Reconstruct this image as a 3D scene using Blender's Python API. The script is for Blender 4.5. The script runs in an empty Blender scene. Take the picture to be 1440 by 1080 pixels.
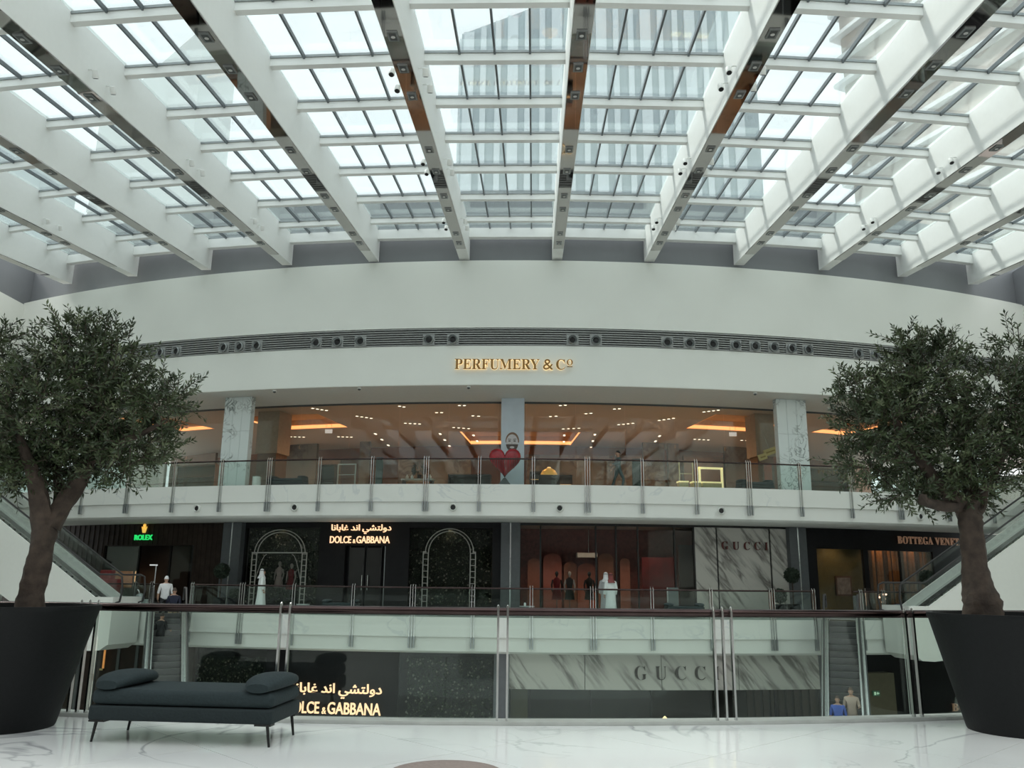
import bpy, bmesh, math, random
from mathutils import Matrix, Vector, Euler
import numpy as np
random.seed(7)
SC = bpy.context.scene
COL = SC.collection
rad = math.radians
PI = math.pi

# ------------------------------------------------------------------ camera
EYE = 1.45; FPX = 1170.0; YAW, PITCH, ROLL = 1.55, 13.25, 0.6
cd = bpy.data.cameras.new('camera'); CAM = bpy.data.objects.new('camera', cd); COL.objects.link(CAM)
cd.sensor_width = 36; cd.lens = FPX / 1440 * 36; cd.clip_end = 600; cd.clip_start = .05
RM = Matrix.Rotation(rad(YAW), 4, 'Z') @ Matrix.Rotation(PI / 2 + rad(PITCH), 4, 'X') @ Matrix.Rotation(rad(ROLL), 4, 'Z')
CAM.matrix_world = Matrix.Translation((0, 0, EYE)) @ RM
SC.camera = CAM
# ------------------------------------------------------------------ sky, sun, exposure
W = bpy.data.worlds.new('sky'); SC.world = W; W.use_nodes = True
bg = W.node_tree.nodes['Background']
bg.inputs[0].default_value = (.91, .97, .985, 1); bg.inputs[1].default_value = 1.85
sl = bpy.data.lights.new('sun', 'SUN'); SUN = bpy.data.objects.new('sun', sl); COL.objects.link(SUN)
sl.energy = 3.6; sl.angle = rad(7); sl.color = (1, .97, .9)
SUN.rotation_euler = Vector((.62, -.20, -.76)).to_track_quat('-Z', 'Y').to_euler()
vs = SC.view_settings
vs.view_transform = 'Standard'; vs.look = 'None'; vs.gamma = 1; vs.use_curve_mapping = False; vs.exposure = -0.02
SC.cycles.transparent_max_bounces = 24
SC.cycles.use_denoising = True
SC.cycles.max_bounces = 7; SC.cycles.diffuse_bounces = 3

# ------------------------------------------------------------------ pixel helpers: a pixel of the photograph -> a point at a known depth
XC, YC = -1.0, 96.0
def ray(u, v): return (RM.to_3x3() @ Vector(((u - 720) / FPX, (540 - v) / FPX, -1)))
def onz(u, v, z):
    d = ray(u, v); t = (z - EYE) / d.z; return Vector((0, 0, EYE)) + d * t
def ony(u, v, y):
    d = ray(u, v); t = y / d.y; return Vector((0, 0, EYE)) + d * t
def pc(u, v, R):
    d = ray(u, v); ox, oy = -XC, -YC
    a = d.x**2 + d.y**2; b = 2 * (ox * d.x + oy * d.y); c = ox * ox + oy * oy - R * R
    t = (-b - math.sqrt(b * b - 4 * a * c)) / (2 * a); p = d * t
    return math.asin((p.x - XC) / R), p.z + EYE
def cp(th, R, z): return Vector((XC + R * math.sin(th), YC - R * math.cos(th), z))
def fr(th, R, z): return Matrix.Translation(cp(th, R, z)) @ Matrix.Rotation(th, 4, 'Z')
def seg(u0, u1, v, R):
    a, z = pc(u0, v, R); b, _ = pc(u1, v, R); return (a + b) / 2, R * (b - a), z
def thof(u, v, R): return pc(u, v, R)[0]
def zof(u, v, R): return pc(u, v, R)[1]

# ------------------------------------------------------------------ materials
MATS = {}
def _nodes(name):
    m = bpy.data.materials.new(name); m.use_nodes = True; nt = m.node_tree
    return m, nt, nt.nodes, nt.links, nt.nodes['Principled BSDF']
def M(name, col, rough=.5, metal=0, emit=None, es=0, var=.08, scale=6, bump=0, spec=.5):
    if name in MATS: return MATS[name]
    m, nt, N, L, B = _nodes(name)
    B.inputs['Roughness'].default_value = rough; B.inputs['Metallic'].default_value = metal
    B.inputs['Specular IOR Level'].default_value = spec
    tc = N.new('ShaderNodeTexCoord'); nz = N.new('ShaderNodeTexNoise'); nz.inputs['Scale'].default_value = scale
    nz.inputs['Detail'].default_value = 3
    L.new(tc.outputs['Object'], nz.inputs['Vector'])
    r = N.new('ShaderNodeValToRGB'); r.color_ramp.elements[0].position = .3; r.color_ramp.elements[1].position = .7
    r.color_ramp.elements[0].color = (*[c * (1 - var) for c in col], 1); r.color_ramp.elements[1].color = (*[min(1, c * (1 + var)) for c in col], 1)
    L.new(nz.outputs['Fac'], r.inputs['Fac']); L.new(r.outputs['Color'], B.inputs['Base Color'])
    if bump:
        b = N.new('ShaderNodeBump'); b.inputs['Strength'].default_value = bump; b.inputs['Distance'].default_value = .02
        L.new(nz.outputs['Fac'], b.inputs['Height']); L.new(b.outputs['Normal'], B.inputs['Normal'])
    if emit: B.inputs['Emission Color'].default_value = (*emit, 1); B.inputs['Emission Strength'].default_value = es
    MATS[name] = m; return m
def marble(name, base, vein, scale=1.0, rough=.2, width=.04, warp=1.5, stretch=(1, 1, 1), rot=(0, 0, 0), cloud=.06):
    if name in MATS: return MATS[name]
    m, nt, N, L, B = _nodes(name)
    B.inputs['Roughness'].default_value = rough
    tc = N.new('ShaderNodeTexCoord'); mp = N.new('ShaderNodeMapping'); mp.inputs['Scale'].default_value = stretch; mp.inputs['Rotation'].default_value = rot
    g = N.new('ShaderNodeNewGeometry')
    m0 = N.new('ShaderNodeMapping'); m0.inputs['Rotation'].default_value = rot; mp.inputs['Rotation'].default_value = (0, 0, 0)
    L.new(g.outputs['Position'], m0.inputs['Vector']); L.new(m0.outputs['Vector'], mp.inputs['Vector'])
    n1 = N.new('ShaderNodeTexNoise'); n1.inputs['Scale'].default_value = scale; n1.inputs['Detail'].default_value = 5; n1.inputs['Distortion'].default_value = warp
    L.new(mp.outputs['Vector'], n1.inputs['Vector'])
    s = N.new('ShaderNodeMath'); s.operation = 'SUBTRACT'; s.inputs[1].default_value = .5; L.new(n1.outputs['Fac'], s.inputs[0])
    a = N.new('ShaderNodeMath'); a.operation = 'ABSOLUTE'; L.new(s.outputs[0], a.inputs[0])
    r = N.new('ShaderNodeValToRGB'); e = r.color_ramp.elements
    e[0].position = 0; e[0].color = (*vein, 1); e[1].position = width; e[1].color = (*base, 1)
    x = e.new(.3); x.color = (*[c * (1 - cloud) for c in base], 1)
    L.new(a.outputs[0], r.inputs['Fac'])
    n2 = N.new('ShaderNodeTexNoise'); n2.inputs['Scale'].default_value = scale * .6; L.new(mp.outputs['Vector'], n2.inputs['Vector'])
    mx = N.new('ShaderNodeMix'); mx.data_type = 'RGBA'; mx.blend_type = 'MIX'
    rr = N.new('ShaderNodeMapRange'); rr.inputs[1].default_value = .45; rr.inputs[2].default_value = .6; L.new(n2.outputs['Fac'], rr.inputs[0])
    L.new(rr.outputs[0], mx.inputs[0]); mx.inputs[6].default_value = (*base, 1); L.new(r.outputs['Color'], mx.inputs[7])
    L.new(mx.outputs[2], B.inputs['Base Color'])
    MATS[name] = m; return m
def glass(name, tint, refl=.6, rough=.02, haze=0.0):
    if name in MATS: return MATS[name]
    m = bpy.data.materials.new(name); m.use_nodes = True; nt = m.node_tree; N = nt.nodes; L = nt.links; N.clear()
    o = N.new('ShaderNodeOutputMaterial'); t = N.new('ShaderNodeBsdfTransparent'); t.inputs[0].default_value = (*tint, 1)
    gl = N.new('ShaderNodeBsdfGlossy'); gl.inputs['Roughness'].default_value = rough; gl.inputs[0].default_value = (.9, .95, .93, 1)
    f = N.new('ShaderNodeFresnel'); f.inputs[0].default_value = 1.45
    mu = N.new('ShaderNodeMath'); mu.operation = 'MULTIPLY'; mu.inputs[1].default_value = refl; L.new(f.outputs[0], mu.inputs[0])
    mx = N.new('ShaderNodeMixShader'); L.new(mu.outputs[0], mx.inputs[0]); L.new(t.outputs[0], mx.inputs[1]); L.new(gl.outputs[0], mx.inputs[2])
    last = mx
    if haze:
        d = N.new('ShaderNodeBsdfTranslucent'); d.inputs[0].default_value = (.9, .95, .95, 1)
        m2 = N.new('ShaderNodeMixShader'); m2.inputs[0].default_value = haze; L.new(mx.outputs[0], m2.inputs[1]); L.new(d.outputs[0], m2.inputs[2]); last = m2
    L.new(last.outputs[0], o.inputs[0]); MATS[name] = m; return m

white = M('white_paint', (.75, .77, .72), .6, var=.015, scale=1.5)
wallw = M('white_plaster', (.77, .79, .735), .7, var=.02, scale=.4)
steelw = M('white_steel', (.87, .88, .85), .45, var=.01)
cream = M('cream_plaster', (.70, .69, .63), .7, var=.02)
greyw = M('grey_panel', (.20, .21, .22), .6, var=.04, scale=.8)
dgrey = M('dark_grey_metal', (.09, .1, .1), .4, .3)
mgrey = M('mid_grey_metal', (.3, .32, .32), .35, .6)
slatm = M('slat_grey', (.32, .33, .32), .45, .3)
blackm = M('black_void', (.012, .012, .012), .6, var=.2)
steel = M('brushed_steel', (.62, .63, .62), .22, 1, var=.04)
chrome = M('chrome', (.55, .56, .55), .10, 1, var=.02)
mirror = M('bronze_mirror', (.42, .40, .385), .03, 1, var=.02)
bronze = M('dark_bronze_rail', (.06, .042, .04), .2, 1, var=.1)
floorm = marble('floor_marble', (.80, .81, .80), (.42, .43, .44), .5, .06, .016, 1.2)
bandm = marble('slab_marble', (.74, .76, .71), (.62, .65, .63), .5, .25, .02, 1.2)
colm = marble('column_marble', (.66, .72, .70), (.18, .21, .2), 1.5, .2, .05, 2.2)
guccim = marble('streaked_marble', (.52, .51, .46), (.15, .14, .125), 1.0, .35, .12, .3, (3.2, 1, .55), (0, rad(38), 0), .22)
glass_rail = glass('railing_glass', (.90, .95, .92), .8)
glass_far = glass('gallery_glass', (.90, .95, .93), .7)
glass_roof = glass('roof_glass', (.91, .94, .945), .5, .03, .012)
glass_shop = glass('shop_glass', (.93, .95, .94), .7)
glass_dark = glass('dark_shop_glass', (.82, .83, .82), .35)

# ------------------------------------------------------------------ mesh helpers
class MB:
    def __init__(s): s.v = []; s.f = []; s.mi = []; s.cur = 0
    def add(s, vs, fs):
        o = len(s.v); s.v += [tuple(v) for v in vs]
        for f in fs: s.f.append([i + o for i in f]); s.mi.append(s.cur)
        return s
    def box(s, x0, x1, y0, y1, z0, z1, T=None):
        vs = [Vector(p) for p in ((x0, y0, z0), (x1, y0, z0), (x1, y1, z0), (x0, y1, z0), (x0, y0, z1), (x1, y0, z1), (x1, y1, z1), (x0, y1, z1))]
        if T is not None: vs = [T @ v for v in vs]
        return s.add(vs, [(0, 3, 2, 1), (4, 5, 6, 7), (0, 1, 5, 4), (1, 2, 6, 5), (2, 3, 7, 6), (3, 0, 4, 7)])
    def rbox(s, x0, x1, y0, y1, z0, z1, r=.03, n=3, T=None):
        # box with rounded vertical and horizontal edges (superellipse-like rings)
        cx, cy, hx, hy = (x0 + x1) / 2, (y0 + y1) / 2, (x1 - x0) / 2, (y1 - y0) / 2
        rings = []
        def ring(ins, z):
            out = []
            for sx, sy, a0 in ((1, 1, 0), (-1, 1, 90), (-1, -1, 180), (1, -1, 270)):
                for k in range(n + 1):
                    a = rad(a0 + 90 * k / n)
                    out.append(Vector((cx + sx * (hx - r) + (r - ins) * math.cos(a), cy + sy * (hy - r) + (r - ins) * math.sin(a), z)))
            return out
        for k in range(n + 1):
            a = PI / 2 * k / n; rings.append(ring(r * (1 - math.sin(a)) * .98, z0 + r * (1 - math.cos(a))))
        for k in range(n + 1):
            a = PI / 2 * k / n; rings.append(ring(r * (1 - math.cos(a)) * .98, z1 - r * (1 - math.sin(a))))
        return s.loft(rings, T)
    def loft(s, rings, T=None, cap=True, close=True):
        n = len(rings[0]); vs = [v for r in rings for v in r]
        if T is not None: vs = [T @ Vector(v) for v in vs]
        fs = []
        for i in range(len(rings) - 1):
            for j in range(n if close else n - 1):
                k = (j + 1) % n; fs.append((i * n + j, i * n + k, (i + 1) * n + k, (i + 1) * n + j))
        if cap: fs.append(tuple(reversed(range(n)))); fs.append(tuple(range((len(rings) - 1) * n, len(rings) * n)))
        return s.add(vs, fs)
    def arc(s, R0, R1, z0, z1, t0, t1, n=48):
        rings = []
        for i in range(n + 1):
            t = t0 + (t1 - t0) * i / n
            rings.append([cp(t, R0, z0), cp(t, R1, z0), cp(t, R1, z1), cp(t, R0, z1)])
        return s.loft(rings)
    def tube(s, pts, r, n=8, cap=True, T=None):
        pts = [Vector(p) for p in pts]; rs = r if isinstance(r, (list, tuple)) else [r] * len(pts)
        rings = []; up = None
        for i, p in enumerate(pts):
            d = (pts[min(i + 1, len(pts) - 1)] - pts[max(i - 1, 0)]).normalized()
            if up is None:
                up = Vector((0, 0, 1)) if abs(d.z) < .9 else Vector((1, 0, 0))
            a = d.cross(up).normalized(); b = a.cross(d).normalized(); up = b
            rings.append([p + (a * math.cos(2 * PI * k / n) + b * math.sin(2 * PI * k / n)) * rs[i] for k in range(n)])
        return s.loft(rings, T, cap)
    def lathe(s, prof, n=20, T=None, cap=True):
        rings = [[Vector((r * math.cos(2 * PI * k / n), r * math.sin(2 * PI * k / n), z)) for k in range(n)] for r, z in prof]
        return s.loft(rings, T, cap)
    def prism(s, poly, d0, d1, T=None):
        # poly in local x,z ; extruded along y
        a = [Vector((x, d0, z)) for x, z in poly]; b = [Vector((x, d1, z)) for x, z in poly]
        return s.loft([a, b], T)
    def mesh(s, name, mat, smooth=False):
        me = bpy.data.meshes.new(name); me.from_pydata(s.v, [], s.f)
        for m in (mat if isinstance(mat, (list, tuple)) else [mat]): me.materials.append(m)
        if isinstance(mat, (list, tuple)): me.polygons.foreach_set('material_index', s.mi)
        bm = bmesh.new(); bm.from_mesh(me); bmesh.ops.recalc_face_normals(bm, faces=bm.faces)
        if smooth:
            for f in bm.faces: f.smooth = True
            for e in bm.edges:
                if len(e.link_faces) == 2 and e.calc_face_angle(0) > rad(40): e.smooth = False
        bm.to_mesh(me); bm.free(); return me
    def build(s, name, mat, parent=None, smooth=False, T=None): return place(s.mesh(name, mat, smooth), name, parent, T)
def place(me, name, parent=None, T=None):
    o = bpy.data.objects.new(name, me); COL.objects.link(o)
    if parent is not None: o.parent = parent
    if T is not None:
        if parent is not None: o.matrix_local = T
        else: o.matrix_world = T
    return o
def tag(o, label=None, cat=None, group=None, kind=None):
    if label: o['label'] = label
    if cat: o['category'] = cat
    if group: o['group'] = group
    if kind: o['kind'] = kind
    return o
def thing(name, label, cat, T=None, group=None, kind=None):
    o = bpy.data.objects.new(name, None); COL.objects.link(o); o.empty_display_size = .2
    if T is not None: o.matrix_world = T
    return tag(o, label, cat, group, kind)
def structure(name, label=None, T=None):
    o = bpy.data.objects.new(name, None); COL.objects.link(o); o['kind'] = 'structure'
    if label: o['label'] = label
    if T is not None: o.matrix_world = T
    return o
def Tr(x, y, z): return Matrix.Translation((x, y, z))
def Rz(a): return Matrix.Rotation(a, 4, 'Z')
def Rx(a): return Matrix.Rotation(a, 4, 'X')
def Ry(a): return Matrix.Rotation(a, 4, 'Y')
def Sc(x, y, z): return Matrix.Diagonal((x, y, z, 1))

# ------------------------------------------------------------------ evaluating text and skin in a scene of their own (kept small, so it is quick)
TMP = bpy.data.scenes.new('workbench')
def evaluated(o):
    TMP.collection.objects.link(o); vl = TMP.view_layers[0]; vl.update(); dg = vl.depsgraph
    me = bpy.data.meshes.new_from_object(o.evaluated_get(dg)); bpy.data.objects.remove(o); return me
# ------------------------------------------------------------------ lettering
def text_mesh(body, extrude=.05, offset=0.0):
    c = bpy.data.curves.new('lettering', 'FONT'); c.body = body; c.extrude = extrude; c.offset = offset; c.resolution_u = 4
    me = evaluated(bpy.data.objects.new('lettering', c)); bpy.data.curves.remove(c); return me
def xmm(me):
    if not len(me.vertices): return (0, 0, 0, 0)
    a = np.empty(len(me.vertices) * 3); me.vertices.foreach_get('co', a); a = a.reshape(-1, 3)
    return a[:, 0].min(), a[:, 0].max(), a[:, 1].min(), a[:, 1].max()
def bold_serif(s): return ''.join(chr(0x1D400 + ord(c) - 65) if 'A' <= c <= 'Z' else c for c in s)
def lettering(parent, items, width, height, mat, extrude=.05, offset=0.0, z=0, y=0, space=0.0, part='letter', x0=None, depth=.06):
    """items: string (letter by letter) or list of words; laid centred on local x, standing in local x,z"""
    glyphs = []; x = 0
    if isinstance(items, str):
        full = ''
        for ch in items:
            full += ch
            if ch == ' ': continue
            me = text_mesh(ch, extrude, offset); a0, a1, b0, b1 = xmm(me)
            pm = text_mesh(full, extrude, offset); end = xmm(pm)[1]; bpy.data.meshes.remove(pm)
            glyphs.append((me, end - a1 + space * (len(full) - 1)))
    else:
        for w in items:
            me = text_mesh(w, extrude, offset); a0, a1, b0, b1 = xmm(me); glyphs.append((me, x - a0)); x += a1 - a0 + .28
    lo = min(xmm(m)[0] + d for m, d in glyphs); hi = max(xmm(m)[1] + d for m, d in glyphs)
    zl = min(xmm(m)[2] for m, d in glyphs); zh = max(xmm(m)[3] for m, d in glyphs)
    sx = width / (hi - lo); sz = height / (zh - zl)
    st = -width / 2 if x0 is None else x0
    for me, d in glyphs:
        for v in me.vertices:
            X, Y, Z = v.co; v.co = (st + (X + d - lo) * sx, y - (Z / max(extrude, 1e-6)) * depth / 2, z + (Y - zl) * sz)
        me.materials.clear(); me.materials.append(mat); place(me, part, parent)
ARABIC = ['\uFE8E\uFEE7\uFE8E\uFE91\uFE8E\uFECF', '\uFEAA\uFEE7\uFE8D', '\uFEF2\uFEB8\uFE98\uFEDF\uFEED\uFEA9']

# ================================================================== LARGE STRUCTURE
R1, R2, RS, RG, RB, RGF = 62.4, 60.0, 56.0, 56.4, 42.0, 61.4
TH = rad(27)
ZL2 = 5.46; ZG = -7.0
SOF = zof(720, 541, R2); FTOP = zof(720, 366, R2)
V0, V1 = zof(720, 486, R2), zof(720, 460.5, R2)
NCX, NCY, NR = -1.8, 34.15, 25.0
def ncp(ph, R, z): return Vector((NCX + R * math.sin(ph), NCY - R * math.cos(ph), z))

# ---- near floor: grout bed with a diagonal grid of marble tiles
fl = structure('floor', 'polished white marble floor with grey veins and diagonal joints')
m = MB(); n = 40
rim = [ncp(rad(-78) + rad(156) * i / n, NR + .1, 0) for i in range(n + 1)]
out = [Vector((-27, p.y, 0)) if i < 8 else (Vector((27, p.y, 0)) if i > n - 8 else Vector((-27 + 54 * (i - 8) / (n - 16), -10, 0))) for i, p in enumerate(rim)]
out[8] = Vector((-27, -10, 0)); out[n - 8] = Vector((27, -10, 0))
m.loft([[Vector((p.x, p.y, -.012)), Vector((q.x, q.y, -.012)), Vector((q.x, q.y, -1.3)), Vector((p.x, p.y, -1.3))] for p, q in zip(rim, out)])
m.build('floor_bed', M('grout', (.5, .51, .5), .5), fl)
TS = 1.55; g = .004
def clip(poly, pt, nrm):
    res = []
    for i in range(len(poly)):
        a, b = poly[i], poly[(i + 1) % len(poly)]; da, db = (a - pt).dot(nrm), (b - pt).dot(nrm)
        if da >= 0: res.append(a)
        if da * db < 0: res.append(a + (b - a) * (da / (da - db)))
    return res
for i in range(-14, 15):
    for j in range(-14, 15):
        c = Vector(((i - j) * TS * .7071 + .45, (i + j) * TS * .7071 + 1.1, 0))
        if c.y < -8 or c.y > 12 or abs(c.x) > 11: continue
        h = TS * .7071 - g
        poly = [c + Vector((h, 0, 0)), c + Vector((0, h, 0)), c + Vector((-h, 0, 0)), c + Vector((0, -h, 0))]
        cc = Vector((NCX, NCY, 0)); dv = (c - cc); dn = dv.normalized()
        poly = clip(poly, cc + dn * (NR + .13), dn)
        if len(poly) < 3: continue
        MB().loft([[p + Vector((0, 0, -.011)) for p in poly], poly]).build('tile', floorm, fl)
# curb carrying the glass
m = MB(); m.loft([[ncp(t, NR - .10, -1.3), ncp(t, NR + .12, -1.3), ncp(t, NR + .12, .035), ncp(t, NR - .10, .035)] for t in [rad(-60 + 120 * i / 60) for i in range(61)]])
tag(m.build('trim_1', M('curb_stone', (.55, .57, .54), .35)), 'pale stone curb along the edge of the marble floor under the glass', kind='structure')

# ---- ground floor far below
m = MB(); m.box(-30, 30, 5, 62, ZG - .2, ZG)
tag(m.build('floor_ground', M('ground_floor_stone', (.45, .44, .42), .25, var=.15, scale=.5)), 'ground floor at the foot of the atrium', kind='structure')

# ---- gallery slabs (first and second level)
def gallery(name, R, zt, zm, zb, label, back):
    s = structure(name, label)
    MB().arc(R, back, zt - .3, zt, -rad(38), rad(38), 60).build('walkway', marble('gallery_floor', (.5, .5, .48), (.3, .3, .3), .6, .25), s)
    MB().arc(R + .02, R - .5, zm, zt + .01, -TH, TH, 60).build('marble_band', bandm, s)
    m = MB(); rings = []
    for i in range(61):
        t = -TH + 2 * TH * i / 60
        prof = [(R - .06, zm), (R - .06, zb + .10), (R - .16, zb + .02), (R - .45, zb), (R - 4.2, zb + .08), (R - 4.2, zb + .4), (R - .5, zm)]
        rings.append([cp(t, r, z) for r, z in prof])
    m.loft(rings); m.build('lower_band', white, s, True)
    return s
ZM2, ZB2 = zof(720, 706, R2), zof(720, 728.5, R2)
ZM1, ZB1 = zof(720, 897, R1), zof(720, 921, R1)
gallery('floor_upper', R2, ZL2, ZM2, ZB2, 'white marble edged balcony of the upper gallery', RB - 1)
gallery('floor_gallery', R1, 0, ZM1, ZB1, 'white marble edged balcony of the lower gallery', 50)
MB().arc(R2 - 4.3, 50, ZB2 + .05, ZB2 + .35, -TH, TH, 40).build('ceiling_gallery', M('shop_ceiling_dark', (.12, .11, .10), .7))['kind'] = 'structure'

# ---- the big curved back wall
wb = structure('wall_back', 'large curved white wall above the upper gallery')
MB().arc(R2, R2 - .5, V1, FTOP, -TH, TH, 72).build('upper_panel', wallw, wb)
MB().arc(R2, R2 - .5, SOF, V0, -TH, TH, 72).build('lower_panel', wallw, wb)
MB().arc(R2 - .3, R2 - .5, V0 - .1, V1 + .1, -TH, TH, 60).build('recess_back', blackm, wb)
MB().arc(R2 - .45, R2 - .7, FTOP - .3, 19.5, -TH - rad(3), TH + rad(3), 60).build('clerestory_panel', greyw, wb)
MB().arc(R2 - .02, RG - .3, SOF - .02, SOF + .15, -TH, TH, 60).build('soffit', cream, wb)
# ---- side walls and the wall behind the camera
for s, nm in ((-1, 'left'), (1, 'right')):
    w = structure('wall_' + nm, 'plain white side wall at the %s end of the atrium' % nm)
    xw = 26.6 * s - 1
    MB().box(min(xw, xw + s * .4), max(xw, xw + s * .4), -10, 44, ZG, FTOP - .1).build('wall_panel', wallw, w)
    MB().box(min(xw + s * .05, xw + s * .4), max(xw + s * .05, xw + s * .4), -10, 44, FTOP - .1, 17.8).build('clerestory_panel', greyw, w)
MB().box(-28, 27, -10.4, -10, -1, 14).build('wall_rear', M('rear_wall_grey', (.22, .21, .20), .6))['kind'] = 'structure'
# ---- upper shop shell
ZC = SOF + .10
us = structure('wall_shop', 'brown back wall inside the upper shop')
brownw = M('brown_wall', (.26, .10, .05), .5, var=.2, scale=.6)
TH2 = rad(39)
MB().arc(RB, RB - .3, ZL2, ZC + .8, -TH2, TH2, 60).build('back_wall', brownw, us)
# ceiling in polar cells, with raised coves left open
coves = []   # (th0, th1, Ra, Rb)
def cove_from(u0, u1, v0, v1):
    d = onz((u0 + u1) / 2, v1, ZC); d2 = onz((u0 + u1) / 2, v0, ZC)
    Ra = math.hypot(d.x - XC, d.y - YC); Rb_ = math.hypot(d2.x - XC, d2.y - YC)
    a = onz(u0, v1, ZC); b = onz(u1, v1, ZC)
    coves.append((math.asin((a.x - XC) / Ra), math.asin((b.x - XC) / Ra), Ra, Rb_))
cove_from(662, 803, 607, 625)
cove_from(388, 492, 582, 603)
cove_from(962, 1068, 583, 605)
cove_from(250, 306, 571, 605)
cove_from(1136, 1192, 573, 610)
ceilm = M('shop_ceiling', (.60, .55, .48), .6, var=.02)
covem = M('cove_wall', (.62, .42, .25), .6)
glow = M('cove_glow', (.9, .5, .25), .5, emit=(1, .40, .13), es=1.6)
sc_ = structure('ceiling_shop', 'beige ceiling of the upper shop with lit coves')
ts = sorted(set([-TH2, TH2] + [c[0] for c in coves] + [c[1] for c in coves] + [-TH2 + 2 * TH2 * i / 40 for i in range(41)]))
rs = sorted(set([RB, RG + .2] + [c[2] for c in coves] + [c[3] for c in coves]))
m = MB()
for a, b in zip(ts, ts[1:]):
    for p, q in zip(rs, rs[1:]):
        tm, rm = (a + b) / 2, (p + q) / 2
        if any(c[0] < tm < c[1] and c[2] < rm < c[3] for c in coves): continue
        m.arc(q, p, ZC, ZC + .05, a, b, 1)
m.build('ceiling_panel', ceilm, sc_)
for c0, c1, ra, rb in coves:
    m = MB(); h = .55; k = 12
    m.arc(ra, ra - .05, ZC, ZC + h, c0, c1, k); m.arc(rb + .05, rb, ZC, ZC + h, c0, c1, k)
    w = .05 / ra; m.arc(rb, ra, ZC, ZC + h, c0 - w, c0, 1); m.arc(rb, ra, ZC, ZC + h, c1, c1 + w, 1)
    m.arc(rb, ra, ZC + h, ZC + h + .05, c0, c1, k); m.build('cove', covem, sc_)
    m = MB(); m.arc(ra + .06, ra + .003, ZC + .03, ZC + .22, c0, c1, k)
    m.arc(rb, ra, ZC + .03, ZC + .10, c0 + .0005, c0 + .0015, 1); m.arc(rb, ra, ZC + .03, ZC + .10, c1 - .0015, c1 - .0005, 1)
    m.build('light_strip', glow, sc_)
for th in [rad(x) for x in (-22, -16, -10, -5, 0, 5, 10, 15, 21)]:
    for R_, e_ in ((53.5, 62), (46.5, 50)):
        l = bpy.data.lights.new('shop_lamp', 'SPOT'); l.energy = e_ * 3.8; l.color = (1, .48, .22); l.spot_size = rad(150); l.spot_blend = .8; l.shadow_soft_size = .12
        o = bpy.data.objects.new('shop_lamp', l); COL.objects.link(o); o.location = cp(th, R_, ZC - .08)

# ================================================================== SKYLIGHT ROOF
SL = .12
def zb(y): return FTOP + .09 + SL * (y - 36)
def zg(y): return zb(y) + 1.45
BX = [1.05 + 4.3 * k for k in range(-6, 7)]
BW = .235
roof = structure('ceiling', 'glazed skylight roof of deep white beams and cross purlins')
def yend(x, R=R2): return YC - math.sqrt(max(R * R - (x - XC)**2, 1))
boxm = None
for k, x in enumerate(BX):
    y1 = yend(x) + .25; y0 = -9.5
    b = MB()
    for (xa, xb) in ((x - BW, x + BW),):
        vs_ = [(xa, y0, zb(y0)), (xb, y0, zb(y0)), (xb, y1, zb(y1)), (xa, y1, zb(y1)), (xa, y0, zg(y0) + .12), (xb, y0, zg(y0) + .12), (xb, y1, zg(y1) + .12), (xa, y1, zg(y1) + .12)]
        b.add(vs_, [(0, 3, 2, 1), (4, 5, 6, 7), (0, 1, 5, 4), (1, 2, 6, 5), (2, 3, 7, 6), (3, 0, 4, 7)])
    be = b.build('beam', steelw, roof)
    y1m = y1 - 2.0
    m = MB(); w = BW - .015
    for ya, yb in ((y0, y1m),):
        m.add([(x - w, ya, zb(ya) - .03), (x + w, ya, zb(ya) - .03), (x + w, yb, zb(yb) - .03), (x - w, yb, zb(yb) - .03),
               (x - w, ya, zb(ya) + .01), (x + w, ya, zb(ya) + .01), (x + w, yb, zb(yb) + .01), (x - w, yb, zb(yb) + .01)],
              [(0, 3, 2, 1), (4, 5, 6, 7), (0, 1, 5, 4), (1, 2, 6, 5), (2, 3, 7, 6), (3, 0, 4, 7)])
    m.build('mirror_strip', mirror, be)
    # recessed lamps in the mirror strip
    for y in (16.6, 18.1, 19.6, 23.2, 25.0, 27.4, 28.9, 32.0, 33.4):
        if boxm is None:
            mm = MB(); mm.box(-.12, .12, -.2, .2, -.03, .02); mm.cur = 1; mm.box(-.08, .08, -.15, .15, -.034, -.02); mm.cur = 2; mm.lathe([(.05, -.045), (.05, -.03)], 10)
            boxm = mm.mesh('recessed_lamp', [mgrey, dgrey, M('lamp_lens', (.7, .7, .68), .2)])
        if y < y1m - .4: place(boxm, 'recessed_lamp', be, Tr(x, y, zb(y) - .03) @ Rx(math.atan(SL)))
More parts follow.
